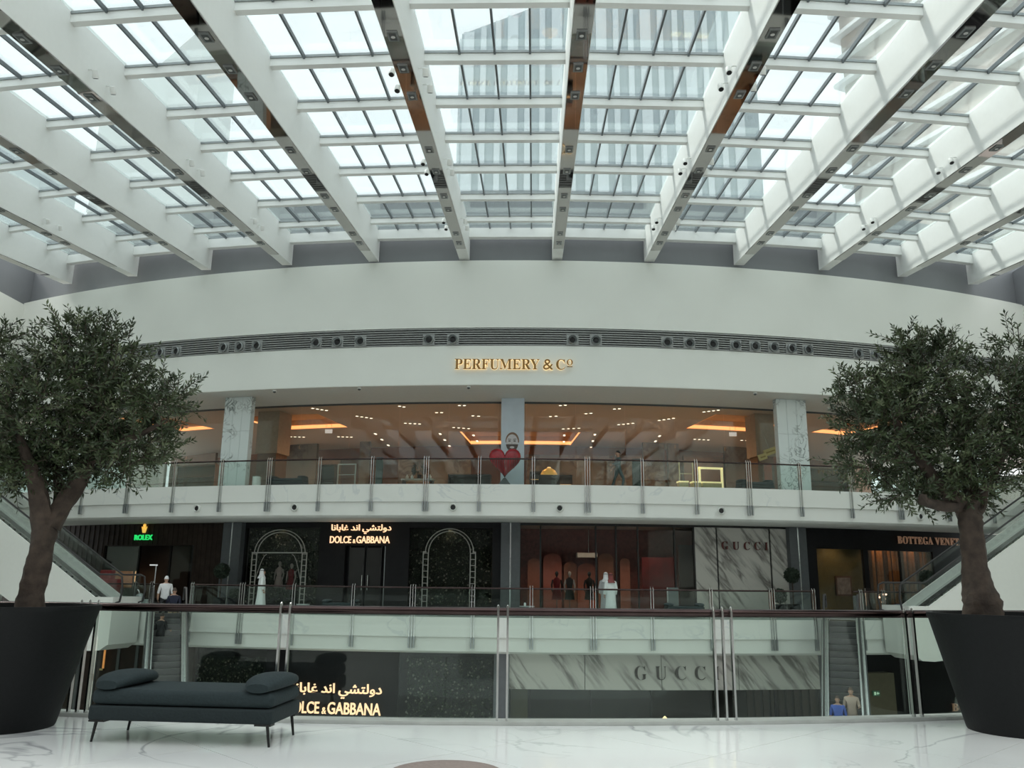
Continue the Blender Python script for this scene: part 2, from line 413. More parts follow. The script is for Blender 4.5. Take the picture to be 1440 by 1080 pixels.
# purlin rows: distance at the centre line
rows = [8.9, 11.7, 14.5, 17.25, 19.97, 22.64, 25.28, 28.1, 31.2, 34.05, 35.8]
panes = []
def mullion_box(m, p, q, w, h, drop):
    d = (q - p).normalized(); s = Vector((d.y, -d.x, 0)).normalized() * w / 2
    u = Vector((0, 0, 1))
    A = [p + s - u * drop, p - s - u * drop, p - s - u * (drop + h), p + s - u * (drop + h)]
    Bq = [q + s - u * drop, q - s - u * drop, q - s - u * (drop + h), q + s - u * (drop + h)]
    m.loft([A, Bq])
xs = BX
for j, y in enumerate(rows):
    R = YC - y
    for k in range(len(xs) - 1):
        xa, xb = xs[k] + BW, xs[k + 1] - BW
        ya, yb = yend(xa, R), yend(xb, R)
        if abs((xa + xb) / 2 - XC) > 25.5: continue
        p, q = Vector((xa, ya, zg(ya))), Vector((xb, yb, zg(yb)))
        last = j == len(rows) - 1
        m = MB(); mullion_box(m, p, q, .2 if not last else .3, .22 if not last else .45, .05)
        pu = m.build('purlin', steelw, roof)
        m = MB(); mullion_box(m, p, q, .28, .07, -.02); m.build('gutter', mgrey, pu)
        if last: continue
        y2 = rows[j + 1]; R_2 = YC - y2
        pa, pb = Vector((xa, yend(xa, R_2), 0)), Vector((xb, yend(xb, R_2), 0))
        for i in range(4):
            f0, f1 = i / 4, (i + 1) / 4
            c = [p.lerp(q, f0), p.lerp(q, f1), pa.lerp(pb, f1), pa.lerp(pb, f0)]
            c = [Vector((w.x, w.y, zg(w.y) + .03)) for w in c]
            panes.append((c, y))
            if i:
                m = MB(); mullion_box(m, c[0], c[3], .055, .12, -.01); m.build('glazing_bar', M('glazing_bar_grey', (.13, .15, .16), .4, .2), pu)
panes.sort(key=lambda t: abs(sum(v.x for v in t[0]) / 4) / (sum(v.y for v in t[0]) / 4) + (0.0 if t[1] > 14 else 3))
def pane_mb(m, c):
    c = [w + (sum(c, Vector()) / 4 - w) * .01 for w in c]
    m.loft([c, [w + Vector((0, 0, .02)) for w in c]])
for c, y in panes[:300]:
    m = MB(); pane_mb(m, c); m.build('pane', glass_roof, roof)
m = MB()
for c, y in panes[300:]: pane_mb(m, c)
m.build('pane_field', glass_roof, roof)['kind'] = 'stuff'

# spotlights clamped to the sides of the beams
spot_parts = {}
mm = MB(); mm.tube([(0, 0, 0), (.10, 0, 0), (.16, 0, -.06)], .018, 6); spot_parts['bracket'] = mm.mesh('bracket', steelw, True)
mm = MB(); mm.lathe([(.04, .10), (.075, .08), (.085, -.10), (.07, -.12)], 12, Tr(.2, 0, -.12) @ Rx(rad(25)))
mm.cur = 1; mm.lathe([(.068, -.121), (.062, -.09)], 12, Tr(.2, 0, -.12) @ Rx(rad(25))); spot_parts['lamp_head'] = mm.mesh('lamp_head', [steelw, blackm], True)
lit = M('spot_lit', (1, .8, .6), .4, emit=(1, .75, .5), es=6)
for k, x in enumerate(BX):
    if k % 2 == 0: continue
    o_ = k - 6; bn = {1: 'first', 3: 'third', 5: 'fifth'}[abs(o_)] + ' roof beam ' + ('left' if o_ < 0 else 'right') + ' of the central one'
    for q_i, yy in enumerate((18.9, 19.8, 25.0, 25.9, 31.3, 32.2)):
        for s in (-1, 1):
            o = thing('spotlight', 'spotlight, %s side of %s, %s of %s pair' % ('left' if s < 0 else 'right', bn, ('nearer', 'farther')[q_i % 2], ('near', 'middle', 'far')[q_i // 2]), 'spotlight', Tr(x + s * BW, yy, zb(yy) + .42) @ Rz(0 if s > 0 else PI), 'spotlights along the roof beams')
            for nm in ('bracket', 'lamp_head'): place(spot_parts[nm], nm, o)

# ================================================================== TOWERS OUTSIDE
def tower(label, x0, x1, y0, y1, z1, rot, bodymat, finmat, fin_w, pitch, horiz=False, slant=0):
    cx, cy = (x0 + x1) / 2, (y0 + y1) / 2; w, d = x1 - x0, y1 - y0
    t = thing('tower', label, 'building', Tr(cx, cy, -12) @ Rz(rot)); H = z1 + 12
    m = MB(); hw, hd = w / 2, d / 2
    m.loft([[Vector((-hw, -hd, 0)), Vector((hw, -hd, 0)), Vector((hw, hd, 0)), Vector((-hw, hd, 0))],
            [Vector((-hw, -hd, H)), Vector((hw, -hd, H + slant)), Vector((hw, hd, H + slant)), Vector((-hw, hd, H))]])
    m.build('tower_body', bodymat, t)
    if not horiz:
        n = int(w / pitch)
        for i in range(n):
            xa = -hw + (i + .5) * pitch; top = H + slant * ((xa + hw) / w) - .3
            ww = fin_w * (1.5 if i % 3 == 0 else .8)
            MB().box(xa - ww / 2, xa + ww / 2, -hd - .35, -hd + .1, 0, top).build('facade_fin', finmat, t)
        for i in range(int(d / pitch)):
            ya = -hd + (i + .5) * pitch
            MB().box(-hw - .35, -hw + .1, ya - fin_w / 2, ya + fin_w / 2, 0, H - .3).build('facade_fin', finmat, t)
    else:
        n = int((H - 20) / pitch)
        for i in range(n):
            z = 20 + i * pitch
            MB().box(-hw - horiz, hw + horiz, -hd - horiz, hd + horiz, z, z + fin_w).build('balcony_slab', finmat, t)
    return t
tg = M('tower_glass', (.36, .41, .43), .25, .0, var=.12, scale=.05)
tf = M('tower_fin', (.62, .66, .68), .5)
a = ony(648, 120, 95); zt = ony(690, 48, 95).z
tower('grey glass office tower with pale vertical stripes seen through the middle of the roof', a.x, ony(1062, 90, 95).x, 95, 125, zt, 0, tg, tf, .9, 1.9, slant=16)
b = ony(1245, 80, 72)
tower('beige apartment tower with white balcony slabs seen through the right of the roof', b.x + 8, b.x + 32, 74, 98, 78, rad(24), M('tower_beige', (.42, .37, .33), .5, var=.2, scale=.1), M('balcony_white', (.75, .76, .75), .5), .5, 3.3, .9)
c = ony(150, 100, 100)
tower('pale slanted tower seen through the left of the roof', c.x, c.x + 13, 100, 112, 62, 0, M('tower_pale', (.66, .68, .66), .5), M('tower_pale_band', (.75, .77, .76), .5), .6, 5.0, .12, 14)
c = ony(-150, 140, 90)
tower('pale grey tower seen through the far left of the roof', c.x - 8, c.x + 16, 90, 105, 48, rad(-15), M('tower_grey', (.5, .54, .55), .4), M('tower_grey_band', (.7, .72, .72), .5), .5, 4.2, .12, 10)

# ================================================================== AIR VENT BAND AND NOZZLES
vent = thing('air_vent_grille', 'long curved grey grille of horizontal slats across the white wall', 'vent')
ns = 8; hh = (V1 - V0) / ns
for i in range(ns):
    z = V0 + hh * i
    MB().arc(R2 + .02, R2 - .22, z + hh * .18, z + hh * .62, -TH, TH, 60).build('slat', slatm, vent)
nz = MB(); nz.box(-.27, .27, -.015, .1, -.25, .25)
nz.cur = 1; nz.lathe([(.21, -.02), (.22, .10), (.19, .14), (.13, .02), (.11, .0)], 18, Rx(PI / 2) @ Tr(0, 0, .02))
nz.cur = 2; nz.lathe([(.13, .03), (.12, .035)], 16, Rx(PI / 2) @ Tr(0, 0, .02))
nzm = nz.mesh('nozzle', [slatm, mgrey, blackm], True)
for u in (176, 207, 228, 250, 316, 338, 362, 445, 475, 507, 603, 637, 805, 838, 938, 969, 1002, 1034, 1061, 1087, 1112, 1135, 1205, 1228, 1350, 1390):
    th = thof(u, 482, R2); place(nzm, 'nozzle', vent, fr(th, R2 + .02, V0 + .33 * (V1 - V0)))
jet = MB(); jet.lathe([(.16, -.02), (.17, .10), (.14, .15), (.10, .05), (.08, .02)], 18, Rx(PI / 2)); jet.cur = 1; jet.lathe([(.115, .07), (.11, .075)], 14, Rx(PI / 2))
jm = jet.mesh('nozzle_ring', [white, blackm], True)
for i, u in enumerate((277, 414, 637, 787, 1014, 1293)):
    th, z = pc(u, 714, R2)
    o = thing('air_nozzle', 'round white air nozzle in the balcony edge, ' + ('leftmost of the row', 'second from the left', 'third from the left', 'fourth from the left', 'second from the right', 'rightmost of the row')[i], 'nozzle', fr(th, R2 - .06, (ZM2 + ZB2) / 2 + .1), 'air nozzles along the balcony edge')
    place(jm, 'nozzle_ring', o)

# ================================================================== GLASS RAILINGS
def railing(name, label, R, zt, zlow, rh, us_, vv, pattern, post_w=.02, gap=.10, center=None, rail_r=.035, glassm=glass_far, fin=.12, ext=(0, 0)):
    rl = thing(name, label, 'railing')
    pos = (lambda t, r, z: cp(t, r, z)) if center is None else center
    ths = us_
    pm = MB(); bd = .045 if center is None else .022; pm.box(-post_w / 2, post_w / 2, -bd, bd, zlow - zt, rh + fin - .05)
    pm.lathe([(.001, rh + fin), (post_w * .55, rh + fin - .012), (post_w * .62, rh + fin - .06)], 8); post = pm.mesh('post', steel if center is None else chrome, False)
    plm = MB().box(-.03, .03, -.06, .02, zlow - zt, zlow - zt + .42).mesh('clamp_plate', mgrey)
    for t, k in zip(ths, pattern):
        for i in range(k):
            off = (i - (k - 1) / 2) * gap / R
            p = pos(t + off, R + .06, zt); pp = place(post, 'post', rl, Matrix.Translation(p) @ Rz(t))
            if center is None: place(plm, 'clamp_plate', pp)
    for (t0, k0), (t1, k1) in zip(zip(ths, pattern), zip(ths[1:], pattern[1:])):
        a = t0 + ((k0 - 1) / 2 * gap + .0) / R; b = t1 - ((k1 - 1) / 2 * gap) / R
        m = MB(); m.loft([[pos(a + (b - a) * i / 6, R + .01, zt + .02), pos(a + (b - a) * i / 6, R - .003, zt + .02), pos(a + (b - a) * i / 6, R - .003, zt + rh - .02), pos(a + (b - a) * i / 6, R + .01, zt + rh - .02)] for i in range(7)])
        m.build('glass_pane', glassm, rl)
    a, b = ths[0] - ext[0] / R, ths[-1] + ext[1] / R
    n = 90; m = MB(); m.tube([pos(a + (b - a) * i / n, R + .003, zt + rh) for i in range(n + 1)], rail_r, 10); m.build('handrail', bronze, rl, True)
    return rl
u2 = [-72, -8, 56, 118, 181, 245, 311, 378, 449, 523, 599, 674, 750, 826, 903, 979, 1053, 1125, 1195, 1263, 1330, 1392, 1452]
p2 = [2, 3, 2, 2, 3, 2, 2, 3, 2, 2, 3, 2, 2, 3, 2, 2, 3, 2, 2, 3, 2, 2, 3]
railing('glass_railing', 'long glass railing of the upper gallery with dark handrail', R2, ZL2, ZM2 - .42, 1.12, [thof(u, 690, R2) for u in u2], 0, p2)
u1 = [200, 268, 339, 412, 496, 580, 665, 747, 834, 917, 1000, 1086, 1145]
p1 = [2, 2, 3, 2, 2, 3, 2, 2, 3, 2, 2, 3, 2]
t1_ = [thof(u, 870, R1) for u in u1]
a_, b_ = 2, len(u1)
railing('glass_railing', 'glass railing of the lower gallery between the two descending escalators', R1, 0, ZM1 - .42, 1.12, t1_[1:], 0, p1[1:], ext=(.1, .1))
railing('glass_railing', 'short glass railing of the lower gallery left of the left escalator', R1, 0, ZM1 - .42, 1.12, [thof(u, 870, R1) for u in (118, 186, 210)], 0, [2, 2, 2], ext=(.4, .3))
railing('glass_railing', 'short glass railing of the lower gallery right of the right escalator', R1, 0, ZM1 - .42, 1.12, [thof(u, 875, R1) for u in (1212, 1244, 1300)], 0, [2, 2, 2], ext=(.3, .4))
# near railing
def nth(u, v):
    p = onz(u, v, .03); return math.atan2(p.x - NCX, NCY - p.y)
nt_ = [rad(-17)] + [nth(u, v) for u, v in ((93, 1006), (380, 1016), (706, 1018), (1032, 1018), (1297, 1010))] + [rad(24)]
railing('glass_railing', 'near glass railing with chrome posts and thick dark handrail behind the daybed', NR, .035, -.6, 1.085, nt_, 0, [2, 3, 2, 2, 3, 2, 2], post_w=.022, gap=.10, center=ncp, rail_r=.045, glassm=glass_rail, fin=.075)

# ================================================================== ESCALATORS
def escalator(label, T, rise, dark_truss, depth, W_=1.05, vis=None):
    """local x along the run, rising from x=0,z=0; y across, centred; flat landings at both ends"""
    e = thing('escalator', label, 'escalator', T)
    run = rise / math.tan(rad(30)); L0 = 1.3 if dark_truss else .9; hw = W_ / 2 + .28
    def nose(x): return 0 if x < 0 else (rise if x > run else rise * x / run)
    tm = M('escalator_dark_panel', (.05, .055, .055), .4) if dark_truss else M('escalator_white_panel', (.80, .82, .76), .45, var=.01)
    # truss with rounded lower corner
    tp = .06 if dark_truss else .62
    top = [(-L0, tp), (0, tp), (run, rise + tp), (run + L0, rise + tp)]
    bot = [(run + L0, rise - .9), (run + .5, rise - depth * .62)]
    k = 6
    bot += [(run * (1 - i / k) + .5 * (1 - i / k) + .9 * (i / k), (rise - depth * .95) * (1 - i / k) + (-1.28) * (i / k)) for i in range(1, k + 1)]
    bot += [(.5, -1.4), (0, -1.45), (-L0 * .6, -1.42), (-L0, -1.2)]
    side = MB(); side.prism(top + bot, -hw, -hw + .06); side.prism(top + bot, hw - .06, hw)
    side.build('side_panel', tm, e)
    m = MB(); lo = bot; pts = [(x, z) for x, z in lo]
    m.loft([[Vector((x, -hw + .06, z)), Vector((x, hw - .06, z)), Vector((x, hw - .06, z + .05)), Vector((x, -hw + .06, z + .05))] for x, z in pts]); m.build('underside', tm, e)
    MB().box(-L0 - .03, -L0, -hw, hw, -1.2, tp).build('end_panel', tm, e)
    hb = 1.0 if dark_truss else 1.5
    # skirt deck strips (bright steel) and glass balustrades with handrails
    for s in (-1, 1):
        y0 = s * (W_ / 2 + .02); y1 = s * (W_ / 2 + .24); a, b = min(y0, y1), max(y0, y1)
        m = MB(); m.loft([[Vector((x, a, nose(x) + .06)), Vector((x, b, nose(x) + .06)), Vector((x, b, nose(x) + .26)), Vector((x, a, nose(x) + .26))] for x in (-L0, 0, run, run + L0)])
        m.build('skirt_deck', steel, e)
        yc = s * (W_ / 2 + .13); xs_ = [-L0, 0, run, run + L0]
        m = MB(); m.loft([[Vector((x, yc - .006, nose(x) + .24)), Vector((x, yc + .006, nose(x) + .24)), Vector((x, yc + .006, nose(x) + hb - .02)), Vector((x, yc - .006, nose(x) + hb - .02))] for x in xs_])
        m.build('glass_balustrade', glass('escalator_glass', (.96, .975, .97), .3), e)
        pth = [(-L0 + .1, yc, .35), (-L0 - .22, yc, .45), (-L0 - .30, yc, .3 + hb * .4), (-L0 - .2, yc, hb - .08), (-L0, yc, hb), (0, yc, hb), (run, yc, rise + hb), (run + L0, yc, rise + hb), (run + L0 + .25, yc, rise + hb - .2), (run + L0 + .2, yc, rise + .5)]
        MB().tube(pth, .04, 8).build('handrail', M('rubber_handrail', (.03, .03, .03), .5), e, True)
    # steps
    st = MB(); st.prism([(0, 0), (.40, 0), (.40, -.06), (.04, -.22), (0, -.22)], -W_ / 2, W_ / 2)
    st.cur = 1; st.prism([(-.004, -.005), (.03, -.005), (.03, .004), (-.004, .004)], -W_ / 2, W_ / 2)
    sm = st.mesh('step', [M('step_metal', (.06, .06, .06), .4, .4), M('step_edge', (.16, .16, .15), .4, .3)])
    n = int(rise / .2)
    for i in range(n + 1): place(sm, 'step', e, Tr(i * .3464 + .1 - .1, 0, i * .2 + .03))
    MB().box(-L0, .05, -W_ / 2, W_ / 2, -.05, .035).build('landing_plate', steel, e)
    MB().box(run, run + L0, -W_ / 2, W_ / 2, rise - .05, rise + .035).build('landing_plate', steel, e)
    return e
# the two white ones rise from the lower gallery along the balcony to the upper gallery
def rising(u, v, sgn, label):
    th, _ = pc(u, v, R1 + .95); p = cp(th, R1 + .95, 0)
    d = Vector((math.cos(th), math.sin(th), 0)) * sgn
    T = Matrix.Translation(p) @ Rz(math.atan2(d.y, d.x)); return escalator(label, T, ZL2, False, 2.35)
rising(150, 866, -1, 'white sided escalator rising behind the left olive tree')
rising(1288, 862, 1, 'white sided escalator rising behind the right olive tree')
# the two dark ones descend from the lower gallery towards the camera
def descending(u, v, tgt, label):
    th, _ = pc(u, v, R1); p = cp(th, R1 + .3, 0); q = Vector((tgt[0], tgt[1], 0)) - p; q.z = 0; q.normalize()
    run = -ZG / math.tan(rad(30)); base = p + q * (run + 1.3); base.z = ZG
    T = Matrix.Translation(base) @ Rz(math.atan2(-q.y, -q.x)); return escalator(label, T, -ZG, True, 1.4, .95), p, q
E_L, PL, QL = descending(240, 868, (-2.2, 8), 'dark escalator descending below the watch shop at left')
E_R, PR, QR = descending(1180, 876, (0.6, 4), 'dark escalator descending in front of the right-hand shops')

# ================================================================== PEOPLE
SKIN = M('skin', (.42, .25, .17), .55); SKIN2 = M('skin_dark', (.22, .12, .08), .55)
def person(label, T, top, legs, skin=SKIN, hair=(.03, .025, .02), robe=None, cap=None, sleeves=.5, stride=.12, arm=(0, 0), shorts=None, scarf=None, h=1.72, sit=False, lean=0, group=None):
    p = thing('person', label, 'person', T @ Sc(h / 1.75, h / 1.75, h / 1.75), group)
    def limb(rings_pts, rr, m, n=10): m.tube(rings_pts, rr, n)
    tm, lm = top, legs
    # one continuous body grown from a skeleton with a skin modifier
    J = [(0, 0, .93), (0, 0, 1.08), (0, -.01, 1.25), (0, 0, 1.42), (0, 0, 1.50), (0, -.01, 1.56),
         (.10, 0, .90), (.11, stride, .50), (.11, stride * .6, .09), (.12, stride * .6 - .16, .04),
         (-.10, 0, .90), (-.11, -stride * .7, .50), (-.11, -stride * 1.5, .11), (-.12, -stride * 1.5 - .15, .04),
         (.19, 0, 1.41), (.25, .02 - arm[0] * .1, 1.14), (.25, -.06 - arm[0] * .35, .92 + arm[0] * .32), (.24, -.09 - arm[0] * .42, .84 + arm[0] * .36),
         (-.19, 0, 1.41), (-.25, .02 - arm[1] * .1, 1.14), (-.25, -.06 - arm[1] * .35, .92 + arm[1] * .32), (-.24, -.09 - arm[1] * .42, .84 + arm[1] * .36)]
    Ed = [(0, 1), (1, 2), (2, 3), (3, 4), (4, 5), (0, 6), (6, 7), (7, 8), (8, 9), (0, 10), (10, 11), (11, 12), (12, 13), (3, 14), (14, 15), (15, 16), (16, 17), (3, 18), (18, 19), (19, 20), (20, 21)]
    Rr = [.15, .135, .15, .13, .06, .055, .095, .065, .042, .038, .095, .065, .042, .038, .065, .05, .036, .034, .065, .05, .036, .034]
    me = bpy.data.meshes.new('body'); me.from_pydata(J, Ed, []); o = bpy.data.objects.new('body', me)
    sk = o.modifiers.new('skin', 'SKIN'); sk.use_smooth_shade = True; sb = o.modifiers.new('sub', 'SUBSURF'); sb.levels = 1; sb.render_levels = 1
    lay = me.skin_vertices[0].data
    for i, r in enumerate(Rr): lay[i].radius = (r * (1.25 if i < 4 else 1), r * (.82 if i < 4 else 1)); lay[i].use_root = (i == 0)
    bmesh_ = evaluated(o)
    b = MB(); b.v = [tuple(v.co) for v in bmesh_.vertices]; hem = .48 if shorts else .10
    for f in bmesh_.polygons:
        c = f.center; side = abs(c.x) > .2
        if c.z > 1.47: k = 0
        elif side and c.z < 1.45 and c.z > .6 and abs(c.x) > .205: k = 1 if c.z > 1.41 - .62 * sleeves else 0
        elif c.z > .90: k = 1
        elif c.z > hem: k = 2
        elif c.z > .09: k = 0 if shorts else 2
        else: k = 3
        b.f.append(list(f.vertices)); b.mi.append(k)
    # head with jaw, nose, ears
    rings = []
    for i in range(11):
        t = i / 10; z = 1.53 + .225 * t
        w = .076 * math.sin(PI * min(1, .13 + .87 * t)) ** .55 * (1 - .18 * max(0, .45 - t)); dd = .098 * math.sin(PI * min(1, .10 + .9 * t)) ** .5
        rings.append([Vector((w * math.cos(2 * PI * j / 14), dd * math.sin(2 * PI * j / 14) - .01 - .012 * (1 - t), z)) for j in range(14)])
    b.cur = 0; b.loft(rings); b.add([(-.014, -.105, 1.625), (.014, -.105, 1.625), (0, -.132, 1.632), (0, -.104, 1.665)], [(0, 1, 2), (0, 2, 3), (1, 3, 2)])
    for s in (-1, 1):
        b.lathe([(.004, -.012), (.022, 0), (.012, .012)], 8, Tr(s * .077, .0, 1.638) @ Ry(PI / 2))
        b.cur = 4; b.lathe([(.002, -.004), (.010, 0), (.002, .004)], 8, Tr(s * .030, -.101, 1.655) @ Rx(PI / 2)); b.cur = 0
        a = J[17 if s > 0 else 21]; base = Vector(a); dirv = (base - Vector(J[16 if s > 0 else 20])).normalized()
        for q, (off, ln, sp) in enumerate(((-.026, .075, -.08), (-.009, .085, -.02), (.009, .08, .03), (.025, .065, .09))):
            r0 = base + Vector((0, off, 0)) + dirv * .02; b.tube([r0, r0 + dirv * ln * .55 + Vector((-s * .008, sp * .05, 0)), r0 + dirv * ln + Vector((-s * .024, sp * .08, 0))], [.010, .009, .006], 6)
        r0 = base + Vector((0, -.03, .02)); b.tube([r0, r0 + dirv * .03 + Vector((0, -.02, 0)), r0 + dirv * .062 + Vector((0, -.024, 0))], [.011, .010, .007], 6)
    b.cur = 4; b.box(-.022, .022, -.106, -.100, 1.597, 1.604)
    b.build('body', [skin, tm, lm, M('shoe', (.35, .34, .33), .5), M('eye_dark', (.03, .02, .02), .4)], p, True)
    # hair or cap
    hm = M('hair_%02d' % int(hair[0] * 100), hair, .7) if not cap else cap
    m = MB(); rg = []
    for i in range(7):
        t = i / 6; z = 1.645 + .125 * t; w = .083 * math.cos(t * 1.35) ** .6; dd = .104 * math.cos(t * 1.35) ** .6
        rg.append([Vector((w * math.cos(2 * PI * j / 14), dd * math.sin(2 * PI * j / 14) - .004 + (.014 if t < .3 else 0), z + (.03 if math.sin(2 * PI * j / 14) < -.4 and t < .2 else 0))) for j in range(14)])
    m.loft(rg); m.build('cap' if cap else 'hair', hm, p, True)
    if scarf:
        m = MB(); m.lathe([(.19, 1.38), (.15, 1.46), (.105, 1.54), (.10, 1.66), (.085, 1.75), (.03, 1.79)], 14, Tr(0, .03, 0)); m.build('headcloth', scarf, p, True)
        m = MB(); m.tube([(.098 * math.cos(2 * PI * j / 16), .108 * math.sin(2 * PI * j / 16) + .03, 1.715) for j in range(17)], .012, 6); m.build('head_cord', M('cord_black', (.02, .02, .02), .6), p, True)
    if robe:
        m = MB(); rg = []
        for z, w, d in ((.04, .27, .26), (.25, .25, .22), (.6, .225, .18), (.95, .21, .16), (1.2, .22, .155), (1.38, .20, .13), (1.47, .10, .09)):
            rg.append([Vector((w * math.cos(2 * PI * j / 18) * (1 + .05 * math.sin(j * 2.6) * (1.3 - z)), d * math.sin(2 * PI * j / 18) * (1 + .07 * math.sin(j * 3.1) * (1.3 - z)), z)) for j in range(18)])
        m.loft(rg); m.build('robe', robe, p, True)
        for s, jj in ((1, (14, 15, 16)), (-1, (18, 19, 20))): MB().tube([J[jj[0]], J[jj[1]], J[jj[2]]], [.085, .075, .07], 10).build('sleeve', robe, p, True)
    return p
robew = M('white_robe', (.72, .76, .74), .8, var=.06, scale=4); robeg = M('grey_robe', (.42, .42, .42), .8)
navy = M('navy_shirt', (.012, .015, .035), .8); tan = M('tan_shorts', (.25, .19, .12), .8); blackc = M('black_cloth', (.02, .02, .022), .8)
whitec = M('white_cloth', (.7, .7, .7), .8); teal_c = M('grey_teal_cloth', (.07, .10, .10), .8); bluec = M('blue_cloth', (.06, .12, .45), .8); tanw = M('beige_cloth', (.42, .33, .27), .8)
def onfloor(u, R, z=0, face=0, v=850): return fr(thof(u, v, R), R, z) @ Rz(face)
person('person in white robe and red head cloth in front of the red shop window', onfloor(859, 60.2, 0, rad(200)), robew, robew, robe=robew, scarf=M('red_check_cloth', (.20, .05, .045), .8), h=1.74)
person('person in grey robe and white head cloth in front of the red shop', onfloor(852.5, 59.0, 0, rad(160)), robeg, robeg, robe=robeg, scarf=whitec, h=1.78)
person('person in a white robe standing by the left flowered arch on the lower gallery', onfloor(366, 59.6, 0, rad(120)), robew, robew, robe=robew, scarf=whitec, h=1.78)
person('person in grey-green clothes walking along the upper gallery right of the heart', onfloor(870, 58.2, ZL2, rad(-80), 680), teal_c, teal_c, stride=.2, h=1.80, arm=(.7, .3))
def esc_pt(P, Q, s, side, drop=0):
    n = Vector((-Q.y, Q.x, 0)); p = P + Q * (s) + n * side; p.z = -max(0, s) * math.tan(rad(30)) - drop + .03
    n_ = math.floor(max(0, s) / .3464); p.z = -(n_ + 1) * .2 + .05 if s > 0 else .04
    return Matrix.Translation(p) @ Rz(math.atan2(Q.y, Q.x) + PI / 2)
person('person in navy shirt and tan shorts riding the left escalator', esc_pt(PL, QL, 1.1, .18) @ Rz(PI), navy, tan, shorts=True, hair=(.05, .03, .02), arm=(.8, 0), h=1.74)
person('person in white shirt and white cap near the top of the left escalator', esc_pt(PL, QL, .38, -.14) @ Rz(PI), whitec, blackc, cap=whitec, h=1.80)
person('person in black clothes leaning at the right handrail of the left escalator', esc_pt(PL, QL, 2.5, -.24) @ Rz(PI * .8), blackc, blackc, shorts=True, h=1.62, arm=(.6, .6))
person('person in beige top low on the right escalator', esc_pt(PR, QR, 5.9, .2), tanw, tanw, h=1.66, arm=(1, .2), hair=(.08, .05, .03))
person('person in bright blue top low on the right escalator', esc_pt(PR, QR, 6.25, -.22), bluec, blackc, h=1.62, hair=(.06, .04, .03))

